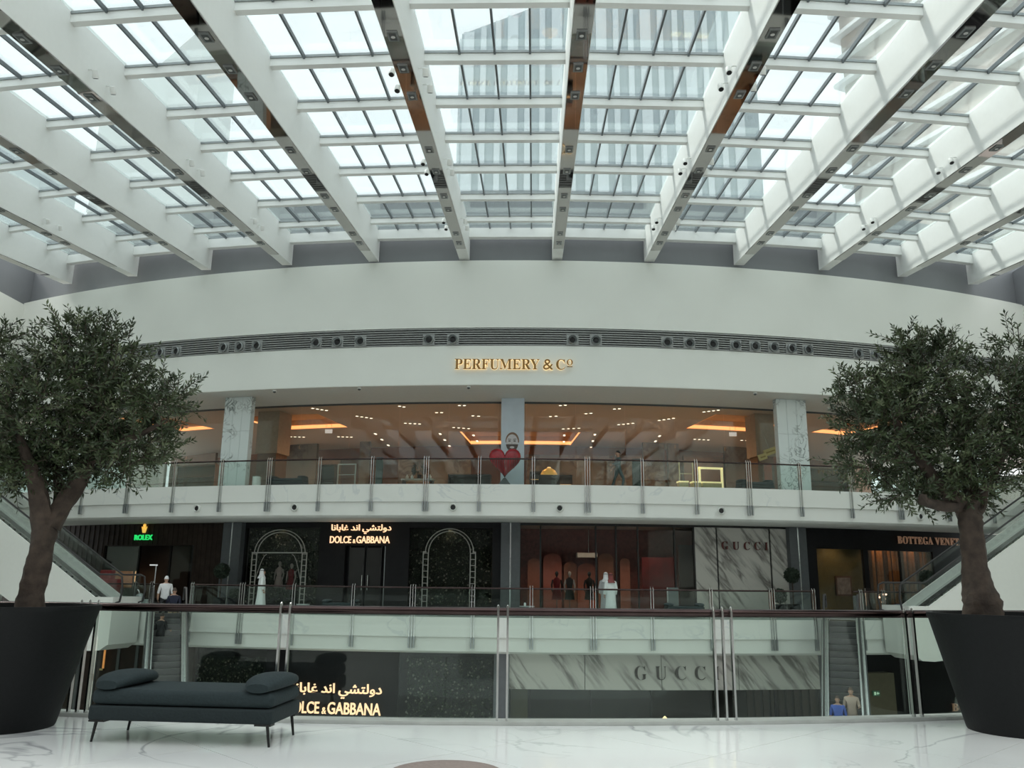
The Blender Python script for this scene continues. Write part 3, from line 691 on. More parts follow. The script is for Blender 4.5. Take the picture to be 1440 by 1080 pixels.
# ================================================================== OLIVE TREES IN PLANTERS
potm = M('charcoal_planter', (.005, .006, .0065), .6, var=.15, bump=.1, scale=30, spec=.25); soil = M('soil', (.03, .022, .016), .95, bump=.6, scale=30)
bark = M('olive_bark', (.050, .036, .027), .9, var=.45, scale=9, bump=.9)
leafA = M('olive_leaf_dark', (.022, .038, .013), .5, var=.2); leafB = M('olive_leaf_mid', (.038, .060, .020), .5, var=.2); leafC = M('olive_leaf_pale', (.09, .115, .055), .55, var=.2)
def olive(label, base, trunk, limbs, blobs, seed, rr, rb, ph):
    rnd = random.Random(seed)
    t = thing('potted_olive_tree', label, 'tree', Matrix.Translation(base)); O = base
    m = MB(); m.lathe([(rb, 0), (rb + .01, .02), (rr - .015, ph - .06), (rr, ph - .04), (rr, ph), (rr - .05, ph), (rr - .06, ph - .10), (.02, ph - .10)], 48); m.build('planter', potm, t, True)
    m = MB(); m.lathe([(rr - .07, ph - .13), (rr - .07, ph - .09), (.2, ph - .06), (.01, ph - .05)], 30); m.build('soil', soil, t)
    def gnarl(pts, rs, n=12, sub=5):
        P = [Vector(p) - O for p in pts]; out = []; ro = []
        for i in range(len(P) - 1):
            for k in range(sub):
                f = k / sub; p0, p1, p2, p3 = P[max(i - 1, 0)], P[i], P[i + 1], P[min(i + 2, len(P) - 1)]
                q = .5 * ((2 * p1) + (p2 - p0) * f + (2 * p0 - 5 * p1 + 4 * p2 - p3) * f * f + (3 * p1 - p0 - 3 * p2 + p3) * f**3)
                r_ = rs[i] + (rs[i + 1] - rs[i]) * f
                out.append(q); ro.append(r_ * (1 + rnd.uniform(-.045, .045)))
        out.append(P[-1]); ro.append(rs[-1])
        mm = MB(); mm.tube(out, ro, n)
        nv = []
        for k, v in enumerate(mm.v):
            c = out[k // n]; d = Vector(v) - c; a = (k % n) / n * 2 * PI
            nv.append(tuple(c + d * (1 + .13 * math.sin(3 * a + (k // n) * .35) + rnd.uniform(-.035, .035))))
        mm.v = nv; return mm
    gnarl(*trunk, n=16).build('trunk', bark, t, True)
    for l in limbs: gnarl(*l, n=10).build('branch', bark, t, True)
    lv = MB(); tw = MB()
    tot = sum(b[1]**2 for b in blobs)
    for c, r, sq in blobs:
        c = Vector(c) - O; r = r * (.86 if r > .5 else .95)
        n = int(2500 * r * r / tot)
        for i in range(n):
            d = Vector((rnd.gauss(0, 1), rnd.gauss(0, 1), rnd.gauss(0, 1))).normalized()
            f = rnd.random() ** .45 * (1.2 if rnd.random() < .14 else 1)
            p = c + Vector((d.x * r, d.y * r, d.z * r * sq)) * f * .93
            g_ = (d * .8 + Vector((rnd.gauss(0, .45), rnd.gauss(0, .45), .35 + rnd.gauss(0, .4)))).normalized()
            ln = rnd.uniform(.16, .34); e = p + g_ * ln + Vector((0, 0, -.03))
            tw.tube([p, (p + e) / 2 + Vector((0, 0, .012)), e], [.0045, .0035, .002], 4, False)
            lv.cur = rnd.choice((0, 0, 1, 1, 1, 2))
            k = rnd.randint(14, 22)
            for j in range(k):
                f2 = (j + 1) / k; q = p.lerp(e, f2); ang = j * 2.4 + rnd.random()
                s1 = g_.cross(Vector((.3, .2, 1))).normalized(); s2 = s1.cross(g_)
                ld = (g_ * .75 + (s1 * math.cos(ang) + s2 * math.sin(ang)) * .8 + Vector((0, 0, rnd.uniform(-.2, .25)))).normalized()
                L_ = rnd.uniform(.05, .08); wd = ld.cross(Vector((rnd.gauss(0, 1), rnd.gauss(0, 1), rnd.gauss(0, 1)))).normalized() * L_ * .16
                lv.add([q, q + ld * L_ * .5 + wd, q + ld * L_, q + ld * L_ * .5 - wd], [(0, 1, 2, 3)])
    me = bpy.data.meshes.new('foliage'); me.from_pydata(lv.v, [], lv.f)
    for mt in (leafA, leafB, leafC): me.materials.append(mt)
    me.polygons.foreach_set('material_index', lv.mi); fo = place(me, 'foliage', t); fo['kind'] = 'stuff'
    me = bpy.data.meshes.new('twigs'); me.from_pydata(tw.v, [], tw.f); me.materials.append(bark); k = place(me, 'twigs', t); k['kind'] = 'stuff'
    return t
def at(u, v, y): return ony(u, v, y)
yl = 8.55; BL = Vector((onz(2, 1012, 0).x * yl / onz(2, 1012, 0).y, yl, 0))
yt = 8.6
olive('gnarled olive tree in a charcoal planter at the left edge', BL,
      ([at(42, 866, yt), at(46, 835, yt), at(52, 800, yt), at(58, 765, yt), at(66, 738, yt), at(70, 722, yt)], [.15, .125, .115, .112, .115, .08]),
      [([at(64, 745, yt), at(58, 715, yt - .05), at(52, 690, yt - .1), at(40, 650, yt - .2), at(20, 600, yt - .3)], [.12, .10, .085, .06, .03]),
       ([at(70, 740, yt), at(88, 712, yt + .05), at(105, 685, yt + .1), at(122, 652, yt + .1), at(135, 600, yt + .15), at(130, 540, yt + .1)], [.11, .10, .09, .075, .05, .02]),
       ([at(80, 722, yt), at(82, 690, yt + .25), at(80, 650, yt + .3), at(90, 580, yt + .2)], [.06, .05, .04, .02]),
       ([at(122, 652, yt + .1), at(160, 625, yt), at(200, 610, yt - .1), at(235, 590, yt - .1)], [.05, .04, .03, .012])],
      [(at(112, 515, yt), .62, .85), (at(60, 570, yt - .2), .75, .8), (at(170, 575, yt + .1), .62, .8), (at(5, 600, yt), .8, .8), (at(120, 630, yt + .2), .62, .5), (at(215, 565, yt), .36, .75), (at(60, 660, yt + .1), .45, .45), (at(195, 625, yt), .38, .6),
       (at(110, 470, yt), .2, 1.0), (at(252, 552, yt), .14, .9), (at(0, 480, yt), .22, 1), (at(-60, 540, yt), .8, .8), (at(150, 500, yt), .4, .8), (at(160, 650, yt), .3, .5), (at(15, 665, yt), .3, .5)], 3, .77, .47, 1.155)
yr = 9.2; q_ = onz(1436, 1012, 0); BR = Vector((q_.x * yr / q_.y, yr, 0)); yt = 9.2
olive('gnarled olive tree in a charcoal planter at the right edge', BR,
      ([at(1382, 876, yt), at(1379, 850, yt), at(1376, 825, yt), at(1372, 790, yt), at(1366, 755, yt), at(1362, 725, yt), at(1368, 705, yt)], [.20, .19, .15, .125, .115, .125, .09]),
      [([at(1364, 728, yt), at(1345, 706, yt), at(1330, 692, yt - .05), at(1305, 660, yt - .1), at(1270, 610, yt - .1), at(1240, 560, yt)], [.10, .09, .08, .06, .04, .018]),
       ([at(1345, 712, yt - .1), at(1322, 712, yt - .2), at(1300, 705, yt - .3), at(1298, 695, yt - .32)], [.05, .055, .05, .035]),
       ([at(1366, 722, yt), at(1366, 695, yt + .1), at(1362, 660, yt + .15), at(1355, 600, yt + .2), at(1330, 530, yt + .1)], [.10, .085, .07, .05, .02]),
       ([at(1370, 722, yt), at(1380, 712, yt), at(1382, 695, yt), at(1400, 660, yt), at(1430, 600, yt)], [.07, .06, .055, .04, .02])],
      [(at(1300, 545, yt), .60, .85), (at(1400, 570, yt), .66, .85), (at(1245, 600, yt), .5, .75), (at(1330, 640, yt + .1), .66, .6), (at(1440, 640, yt), .6, .7), (at(1275, 500, yt), .24, 1.0), (at(1200, 552, yt), .25, .8), (at(1225, 650, yt), .34, .6),
       (at(1268, 478, yt), .10, 1.1), (at(1425, 495, yt), .20, 1.0), (at(1320, 500, yt), .28, .9), (at(1350, 690, yt), .4, .35), (at(1500, 560, yt), .7, .8), (at(1185, 545, yt), .1, .8), (at(1270, 690, yt), .28, .4), (at(1250, 560, yt), .35, .8)], 8, .78, .50, 1.16)

# ================================================================== DAYBED AND POUF
tealm = M('teal_fabric', (.013, .025, .028), .85, var=.12, scale=40, bump=.25)
tealm2 = M('teal_fabric_base', (.011, .020, .022), .85, var=.12, scale=40, bump=.2)
legm = M('black_steel', (.03, .03, .03), .35, .6)
def daybed(label, T, L=2.15, D=.72, det=True):
    b = thing('daybed', label, 'daybed', T)
    MB().rbox(-L / 2, L / 2, 0, D, .19, .315, .022, 3).build('base_frame', tealm2, b, True)
    MB().rbox(-L / 2 + .005, L / 2 - .005, .005, D - .005, .32, .455, .055, 5).build('seat_cushion', tealm, b, True)
    for s in (-1, 1):
        xc = s * (L / 2 - .15); m = MB(); rings = []
        for i in range(15):
            t = i / 14; y = .0 + D * t; e = min(1, math.sin(PI * min(max(t, .02), .98)) ** .22)
            rings.append([Vector((xc + .185 * e * math.copysign(abs(math.cos(a)) ** .8, math.cos(a)), y, .452 + .07 * e + .07 * e * math.copysign(abs(math.sin(a)) ** .8, math.sin(a)))) for a in [2 * PI * j / 18 for j in range(18)]])
        m.loft(rings); m.build('bolster', tealm, b, True)
    for sx in (-1, 1):
        for y in (.06, D - .06):
            x = sx * (L / 2 - .06)
            MB().tube([(x, y, .19), (x + sx * .03, y, .0)], [.016, .011], 8).build('leg', legm, b, True)
            MB().box(x - .10 if sx > 0 else x - .05, x + .05 if sx > 0 else x + .10, y - .05, y + .05, .176, .192).build('leg_bracket', legm, b)
    return b
p0 = onz(118, 1040, 0); p1 = onz(378, 1051, 0)
p0 = onz(128, 1043, 0); p1 = onz(378, 1051, 0); dx = (p1 - p0); ang = math.atan2(dx.y, dx.x); L_ = dx.length - .0
mid = (p0 + p1) / 2
daybed('long dark teal daybed with a bolster at each end on the marble floor', Matrix.Translation(mid) @ Rz(ang) @ Tr(0, -.06, 0), L=L_ - .06 + .12)
pf = thing('pouf', 'round grey-brown upholstered pouf at the bottom edge', 'pouf', Tr(onz(627, 1085, .43).x, onz(627, 1066, .43).y - .36, 0))
pm_ = M('taupe_fabric', (.19, .155, .14), .9, bump=.3, scale=40)
MB().lathe([(.30, .03), (.36, .05), (.375, .15), (.375, .33), (.36, .40), (.31, .43), (.15, .437), (.01, .438)], 40).build('cushion', pm_, pf, True)
MB().lathe([(.27, 0), (.28, .035)], 30).build('plinth', legm, pf)
MB().tube([(.377 * math.cos(2 * PI * i / 40), .377 * math.sin(2 * PI * i / 40), .335) for i in range(41)], .007, 6).build('piping', pm_, pf, True)

# ================================================================== SIGN ON THE CURVED WALL
goldm = M('gold_letters', (.26, .14, .035), .4, .5); halo = M('sign_halo', (1, .8, .5), .5, emit=(1, .72, .38), es=.9)
th, w_, z_ = seg(640, 806, 513, R2)
sg = thing('shop_sign', 'gold serif lettering with warm backlight on the curved white wall', 'sign', fr(th, R2 + .12, 0))
zlo, zhi = zof(723, 520.5, R2), zof(723, 506, R2); H_ = zhi - zlo
W1 = w_ * (136 / 166)
def two(parent, s, width, h, x0, z, off=-.004):
    lettering(parent, bold_serif(s), width, h, goldm, z=z, x0=x0, offset=off, depth=.06)
    o0 = set(parent.children); lettering(parent, bold_serif(s), width, h, halo, z=z, x0=x0, offset=.012, y=.07, depth=.03, part='halo')
two(sg, 'PERFUMERY', w_ * .715, H_, -w_ / 2, zlo)
lettering(sg, bold_serif('&'), w_ * .085, H_, goldm, z=zlo, x0=-w_ / 2 + w_ * .745); lettering(sg, '&', w_ * .085, H_ * 1.05, halo, z=zlo - .01, x0=-w_ / 2 + w_ * .745, y=.07, offset=.022, depth=.03, part='halo')
two(sg, 'C', w_ * .075, H_, -w_ / 2 + w_ * .855, zlo)
two(sg, 'O', w_ * .05, H_ * .58, -w_ / 2 + w_ * .945, zlo + H_ * .42)
MB().box(-w_ / 2 + w_ * .948, -w_ / 2 + w_ * .992, -.03, .03, zlo + H_ * .26, zlo + H_ * .32).build('underline', goldm, sg)

# small dome cameras under the wall edge
for i, (u, v) in enumerate(((390, 548), (508, 544), (1058, 548), (660, 541))):
    th, _ = pc(u, v, R2 - .5); o = thing('dome_camera', 'small dome camera under the curved wall edge, ' + ('leftmost', 'above the left lit cove', 'beside the right marble column', 'above the heart')[i], 'camera', fr(th, R2 - .25, SOF - .02), 'dome cameras under the wall edge')
    MB().lathe([(.09, 0), (.09, -.05), (.075, -.055)], 14).build('mount', steelw, o, True); MB().lathe([(.07, -.05), (.06, -.10), (.02, -.125)], 14).build('dome', dgrey, o, True)

# ================================================================== UPPER SHOP FRONT
win = structure('window_1', 'frameless glass front of the upper shop')
u_ = [20, 120, 210, 262, 352, 420, 490, 560, 630, 700, 740, 810, 880, 950, 1020, 1092, 1140, 1200, 1290, 1400]
tt = [thof(u, 640, RG) for u in u_]
for a, b in zip(tt, tt[1:]):
    MB().arc(RG, RG - .012, ZL2 + .01, SOF - .05, a + .0002, b - .0002, 3).build('pane', glass_shop, win)
MB().arc(RG + .05, RG - .05, SOF - .10, SOF - .01, -TH, TH, 60).build('head_frame', dgrey, win)
MB().arc(RG + .03, RG - .03, ZL2, ZL2 + .05, -TH, TH, 60).build('sill_frame', dgrey, win)
# marble columns
def column(label, u0, u1, v, R, z0, z1, mat, dd=None, joints=True):
    th, w, _ = seg(u0, u1, v, R); d = dd or w
    d = dd or .35; c = thing('column', label, 'column', fr(th, R, z0))
    H = z1 - z0
    if joints:
        g = .012; wa = w / 3
        for i in range(3):
            for z_0, z_1 in ((0, H * .62), (H * .62 + g, H - .01)):
                MB().box(-w / 2 + wa * i + g / 2, -w / 2 + wa * (i + 1) - g / 2, 0, .05, z_0, z_1).build('cladding_panel', mat, c)
        MB().box(-w / 2 + .02, w / 2 - .02, .03, d, 0, H - .02).build('core', mat, c)
    else: MB().box(-w / 2, w / 2, 0, d, 0, H).build('shaft', mat, c)
    return c
column('veined white marble column left of the upper shop front', 310, 348, 640, R2 - 1.2, ZL2, SOF - .025, colm)
column('veined white marble column right of the upper shop front', 1096, 1138, 640, R2 - 1.2, ZL2, SOF - .025, colm)
# poster column
posterm = M('poster_white', (.56, .64, .70), .4, var=.04, scale=2)
pcx = column('pale blue poster column behind the red heart', 704.5, 737, 620, RG + .9, ZL2, SOF - .025, posterm, .8, False)
wpc = seg(704.5, 737, 620, RG + .9)[1]
zz = lambda v: zof(720, v, RG + .9) - ZL2
ink = M('poster_ink', (.10, .08, .07), .6); face = M('poster_face', (.62, .60, .60), .6); hairp = M('poster_hair', (.22, .13, .08), .6)
def flat(poly, mat, y, nm, th_=.006): MB().prism(poly, y - th_, y).build(nm, mat, pcx)
def ell(cx, cz, rx, rz, n=24, a0=0, a1=360): return [(cx + rx * math.cos(rad(a0 + (a1 - a0) * i / n)), cz + rz * math.sin(rad(a0 + (a1 - a0) * i / n))) for i in range(n if a1 - a0 == 360 else n + 1)]
fx = -.02; fz = zz(622)
flat(ell(fx + .01, fz + .06, .32, .42, 24, -10, 190), hairp, -.001, 'poster_hair'); flat(ell(fx, fz - .02, .28, .40), face, -.008, 'poster_face')
flat(ell(fx, fz - .04, .29, .40, 18, 188, 352), ink, -.015, 'poster_beard'); flat(ell(fx, fz - .24, .11, .05), face, -.022, 'poster_mouth')
for s in (-1, 1):
    flat(ell(fx + s * .12, fz + .06, .065, .028, 12), ink, -.016, 'poster_eye'); flat([(fx + s * .05, fz + .12), (fx + s * .20, fz + .14), (fx + s * .20, fz + .165), (fx + s * .05, fz + .15)], ink, -.016, 'poster_brow')
flat([(fx - .02, fz + .02), (fx + .03, fz - .10), (fx - .04, fz - .10)], M('poster_shade', (.45, .42, .42), .6), -.016, 'poster_nose')
flat([(fx - .12, fz - .15), (fx + .12, fz - .15), (fx + .10, fz - .19), (fx - .10, fz - .19)], ink, -.016, 'poster_moustache')
# heart sculpture
th, z_ = pc(710, 652, R2 - 1.0)
ht = thing('heart_sculpture', 'large glossy red heart standing on a dark base in front of the poster column', 'sculpture', fr(th, R2 - 1.0, ZL2))
redm = M('red_drip_gloss', (.28, .012, .02), .25, var=.5, scale=3)
cz = z_ - ZL2 + .02; hw_ = seg(688, 733, 652, R2 - 1.0)[1] / 2
m = MB(); rings = []; n = 40
hp = []
for i in range(n):
    t = 2 * PI * i / n; hp.append((16 * math.sin(t)**3 / 16, (13 * math.cos(t) - 5 * math.cos(2 * t) - 2 * math.cos(3 * t) - math.cos(4 * t)) / 16))
for k in range(-6, 7):
    a = k / 6 * PI / 2; f = max(.02, math.cos(a) ** .6); rings.append([Vector((x * hw_ * f, math.sin(a) * .36, cz + .03 + (z + .1) * hw_ * 1.05 * f)) for x, z in hp])
m.loft(rings); m.build('heart', redm, ht, True)
for i in range(11):
    x = (i - 5) * .105; ln = random.uniform(.2, .6)
    MB().tube([(x, -.37 + abs(x) * .12, cz + .25 - abs(x) * .1), (x, -.40 + abs(x) * .14, cz + .05), (x, -.36 + abs(x) * .18, cz + .1 - ln)], [.015, .02, .012], 6).build('drip', M('red_drip_dark', (.16, .006, .012), .3), ht, True)
MB().loft([[Vector((-.34, -.3, 0)), Vector((.34, -.3, 0)), Vector((.34, .3, 0)), Vector((-.34, .3, 0))], [Vector((-.05, -.05, .40)), Vector((.05, -.05, .40)), Vector((.05, .05, .40)), Vector((-.05, .05, .40))]]).build('base', dgrey, ht)
# inner bulkhead pillars
beige = M('beige_pillar', (.42, .35, .28), .6); brownp = M('brown_stone', (.20, .13, .09), .5, var=.15)
for u0, u1, nm in ((362, 392, 'left'), (1062, 1088, 'right')):
    th, w, _ = seg(u0, u1, 600, RG - 1.6); c = thing('pillar', 'beige pillar with brown stone foot inside the upper shop near the %s marble column' % nm, 'pillar', fr(th, RG - 1.6, ZL2))
    MB().box(-w / 2, w / 2, 0, w, 2.3, ZC - ZL2 - .01).build('upper_casing', beige, c); MB().box(-w / 2 + .08, w / 2 - .08, .08, w - .08, 0, 2.3).build('stone_foot', brownp, c)
# panels on the shop's back wall
smar = marble('shop_marble', (.19, .145, .105), (.08, .05, .035), .9, .3, .10, 2)
dkc = M('dark_cabinet', (.035, .022, .017), .4); woodm = M('brown_wood', (.16, .085, .045), .45, var=.25, scale=2)
lite = M('shelf_light', (1, .7, .4), .5, emit=(1, .55, .22), es=1.2); brass = M('brass', (.55, .42, .22), .25, 1)
RP = 44.5
def wall_panel(u0, u1, v0, v1, mat, R=RP, d=.2, name='stone_panel', label=None):
    th, w, _ = seg(u0, u1, (v0 + v1) / 2, R); zt = zof((u0 + u1) / 2, v0, R); zb_ = max(ZL2 + .005, zof((u0 + u1) / 2, v1, R))
    o = MB().box(-w / 2, w / 2, 0, d, zb_, zt).build(name, mat, us, T=us.matrix_world.inverted() @ fr(th, R, 0)); return o
for a in ((400, 445, 612, 682), (505, 519, 618, 682), (560, 662, 645, 690), (740, 862, 640, 690), (905, 935, 622, 690), (940, 955, 622, 690), (1020, 1058, 622, 690), (186, 232, 640, 690), (865, 903, 640, 690)): wall_panel(*a, smar)
for a in ((445, 478, 645, 690), (962, 1018, 642, 690), (240, 302, 640, 690), (1140, 1200, 650, 690)): wall_panel(*a, woodm, RP + .1, .2, 'wood_panel')
# furniture of the upper shop
def cabinet(u0, u1, v0, R, label, mat, cat='cabinet', shelves=2, glow_=False, frame=False, name='display_cabinet', group=None, depth=.6):
    th, w, _ = seg(u0, u1, 670, R); h = zof((u0 + u1) / 2, v0, R) - ZL2
    c = thing(name, label, cat, fr(th, R, ZL2), group)
    t = .05
    MB().box(-w / 2, w / 2, 0, depth, 0, .12).build('plinth', dkc, c)
    for s in (-1, 1): MB().box(s * w / 2 - (t if s > 0 else 0), s * w / 2 + (0 if s > 0 else t), 0, depth, .12, h).build('side_panel', mat, c)
    MB().box(-w / 2, w / 2, depth - .05, depth, .12, h).build('back_panel', mat, c); MB().box(-w / 2, w / 2, 0, depth, h, h + t).build('top_panel', mat, c)
    for i in range(shelves):
        z = .12 + (h - .12) * (i + 1) / (shelves + 1); MB().box(-w / 2 + t, w / 2 - t, .02, depth - .05, z, z + .04).build('shelf', mat, c)
        if glow_: MB().box(-w / 2 + t, w / 2 - t, depth - .09, depth - .06, z + .05, z + .11).build('shelf_light', lite, c)
    return c
cabinet(238, 302, 655, 53, 'wide wooden wall cabinet with lit shelves left of the left marble column', woodm, glow_=True)
cabinet(446, 470, 654, 52, 'tall dark cabinet behind the left part of the upper railing', dkc, shelves=1)
cabinet(1138, 1194, 660, 53, 'low wooden display cabinet right of the right marble column', woodm, shelves=2)
cabinet(745, 778, 664, 53.5, 'low dark counter with lit shelf right of the poster column', dkc, glow_=True)
cabinet(630, 690, 668, 54, 'low dark counter left of the red heart', dkc, shelves=1)
cabinet(786, 806, 668, 54, 'small counter with lit shelf below the right cove', woodm, glow_=True, shelves=1)
def frame_stand(u0, u1, v0, R, label, mat, r=.03, cat='display stand', bars=0):
    R -= .9
    th, w, _ = seg(u0, u1, 670, R); h = zof((u0 + u1) / 2, v0, R) - ZL2; c = thing('display_stand', label, cat, fr(th, R, ZL2))
    MB().box(-w / 2, -w / 2 + 2 * r, 0, 2 * r, 0, h).build('upright', mat, c); MB().box(w / 2 - 2 * r, w / 2, 0, 2 * r, 0, h).build('upright', mat, c)
    MB().box(-w / 2, w / 2, 0, 2 * r, h - 2 * r, h).build('top_bar', mat, c); MB().box(-w / 2, w / 2, -.2, .3, 0, .05).build('foot', dkc, c)
    for i in range(bars): MB().box(-w / 2, w / 2, 0, 2 * r, h * (i + 1) / (bars + 1), h * (i + 1) / (bars + 1) + .03).build('cross_bar', mat, c)
    return c
glowy = M('yellow_frame', (1, .85, .45), .5, emit=(1, .82, .42), es=.75); lemon = M('yellow_board', (.62, .55, .26), .5)
frame_stand(983, 1017, 657, 55.2, 'bright yellow glowing square frame in the upper shop', glowy, .05)
frame_stand(474, 500, 652, 55, 'slim pale metal display frame in the upper shop', M('pale_metal', (.5, .45, .4), .3, .6), .03, bars=2)
frame_stand(955, 975, 648, 55, 'slim brass display frame left of the glowing yellow frame', brass, .025, bars=2)
for i, (u0, u1) in enumerate(((968, 981), (988, 1000), (1003, 1030))):
    th, w, _ = seg(u0, u1, 678, RG + .4); c = thing('gift_box', 'yellow box on the floor below the glowing frame, ' + ('leftmost of three', 'middle of three', 'widest of three')[i], 'box', fr(th, RG - .9, ZL2), 'yellow boxes in the upper shop')
    MB().box(-w / 2, w / 2, 0, .4, 0, .75).build('box_body', lemon, c); MB().box(-w / 2 - .02, w / 2 + .02, -.02, .42, .75, .82).build('lid', glowy, c)
# stepped yellow hanging boards
for i, (u, v, w, h) in enumerate(((1083, 635, .66, .32), (1071, 643, .44, .30))):
    th, z = pc(u, v, RG + .35); c = thing('hanging_board', 'pale yellow tilted board hanging left of the right marble column, ' + ('upper one', 'lower one')[i], 'board', fr(th, RG + .35 + .1 * i, z) @ Ry(rad(-20)), 'yellow hanging boards')
    MB().rbox(-w / 2, w / 2, -.05, .05, -h / 2, h / 2, .02, 2).build('panel', lemon, c); MB().box(-w / 2 + .08, w / 2 - .08, -.055, -.045, -.04, .03).build('panel_line', M('board_print', (.35, .28, .1), .6), c)
    MB().tube([(0, 0, h / 2), (.0, 0, h / 2 + .9)], .006, 5).build('cable', steel, c)
# teal banner stand, plant, gold dome, mannequins
def stand(u, v0, R, label, w, mat):
    th, _ = pc(u, 670, R); h = zof(u, v0, R) - ZL2; c = thing('banner_stand', label, 'banner', fr(th, R, ZL2))
    MB().rbox(-w / 2, w / 2, -.04, .04, .06, h, .03, 2).build('banner', mat, c); MB().box(-w / 2, w / 2, -.15, .15, 0, .06).build('foot', dgrey, c)
tealb = M('dark_teal_board', (.012, .04, .035), .5)
stand(533, 643, 55.5, 'dark teal banner stand behind the upper railing left of centre', .36, tealb)
stand(895, 645, 55.5, 'dark teal banner stand right of the walking person', .42, tealb)
th, _ = pc(772, 675, 55.6); c = thing('dome_display', 'glowing golden dome display right of the poster column', 'display', fr(th, 55.6, ZL2))
MB().box(-.5, .5, -.3, .3, 0, .95).build('table', dkc, c); MB().lathe([(.42, .95), (.40, 1.05), (.30, 1.2), (.12, 1.3), (.02, 1.32)], 20).build('dome', M('gold_dome', (.7, .4, .1), .3, .6, emit=(1, .5, .1), es=.35), c, True); MB().lathe([(.10, 1.31), (.08, 1.36)], 12).build('dome_light', lite, c)
th, _ = pc(588, 676, 55.3); c = thing('product_table', 'table with white products and a dark plant behind the upper railing', 'table', fr(th, 55.3, ZL2))
MB().box(-.8, .8, -.3, .3, .70, .78).build('table_top', M('pale_top', (.55, .58, .56), .4), c)
for s in (-1, 1): MB().box(s * .7 - .04, s * .7 + .04, -.26, .26, 0, .70).build('leg', dkc, c)
MB().lathe([(.09, .78), (.11, .98), (.09, 1.0)], 12, Tr(.05, 0, 0)).build('plant_pot', dkc, c, True)
m = MB()
for i in range(160):
    d = Vector((random.gauss(0, 1), random.gauss(0, 1), random.gauss(0, 1))).normalized(); p = Vector((.05, 0, 1.25)) + d * .24; q = d.cross(Vector((1, .3, .2))).normalized() * .06; m.add([p, p + d * .10 + q, p + d * .2, p + d * .10 - q], [(0, 1, 2, 3)])
m.build('plant_leaves', M('dark_leaf', (.02, .035, .02), .6), c)['kind'] = 'stuff'
for x in (-.55, -.3, .35, .6): MB().lathe([(.08, .78), (.08, .92), (.03, .94), (.03, 1.0)], 10, Tr(x, -.05, 0)).build('bottle', M('white_bottle', (.7, .7, .68), .3), c, True)
for i, (u0, label) in enumerate(((400, 'dark teal daybed on the upper gallery beside the left marble column'), (1066, 'dark teal daybed on the upper gallery beside the right marble column'))):
    daybed(label, fr(thof(u0, 678, R2 - 1.1), R2 - 1.1, ZL2), 1.75 if i == 0 else 1.6, .7)
th, _ = pc(361, 676, R2 - 1); c = thing('waste_bin', 'pale cylindrical bin beside the left marble column on the upper gallery', 'bin', fr(th, R2 - 1.0, ZL2)); MB().lathe([(.2, 0), (.2, .5), (.17, .5), (.16, .4)], 18).build('bin_body', bandm, c, True); MB().lathe([(.205, .5), (.205, .53), (.15, .53)], 18).build('rim', steel, c)
c = thing('orange_banner', 'narrow orange red banner left of the right marble column', 'banner', fr(thof(1082, 670, RG - .3), RG - .4, ZL2)); MB().box(-.2, .2, -.02, .02, .1, 1.7).build('banner', M('orange_red', (.5, .12, .05), .5), c); MB().box(-.2, .2, -.12, .12, 0, .1).build('foot', dkc, c)
th, w, _ = seg(1146, 1206, 664, 53.4); c = thing('shop_sign', 'thin gold lettering above the low cabinet right of the right marble column', 'sign', fr(th, 53.6, 0)); lettering(c, bold_serif("PENHALIGON'S"), w * 1.3, .22, goldm, z=zof(1170, 667, 53.6), x0=-w / 2, offset=-.01)
# ceiling lamps of the upper shop
lampm = M('downlight_glow', (1, .9, .8), .5, emit=(1, .82, .62), es=2.2); dk = MB().box(-.13, .13, -.05, .05, -.02, .0).mesh('lamp_trim', ceilm)
def row_lamps(pts, label, long=False, grp='recessed ceiling lamps of the upper shop'):
    cs = [onz(u, v, ZC - .01) for u, v in pts]; mid = sum(cs, Vector()) / len(cs)
    d = (cs[-1] - cs[0]); a = math.atan2(d.y, d.x)
    o = thing('downlight_row', label, 'downlight', Matrix.Translation(mid) @ Rz(a), grp)
    for c_ in cs:
        x = (c_ - mid).length * (1 if (c_ - mid).dot(d) > 0 else -1)
        if long: MB().box(x - .22, x + .22, -.06, .06, -.02, .005).build('lamp', lampm, o)
        else: MB().lathe([(.075, -.02), (.075, .0)], 10, Tr(x, 0, 0)).build('lamp', lampm, o); 
        MB().box(x - .26 if long else x - .1, x + .26 if long else x + .1, -.1, .1, -.008, .008).build('lamp_trim', ceilm, o)
g2 = 'recessed ceiling lamps of the upper shop'
def line(u0, v0, u1, v1, n): return [(u0 + (u1 - u0) * i / (n - 1), v0 + (v1 - v0) * i / (n - 1)) for i in range(n)]
ORD = ['first', 'second', 'third', 'fourth', 'fifth', 'sixth', 'seventh', 'eighth']
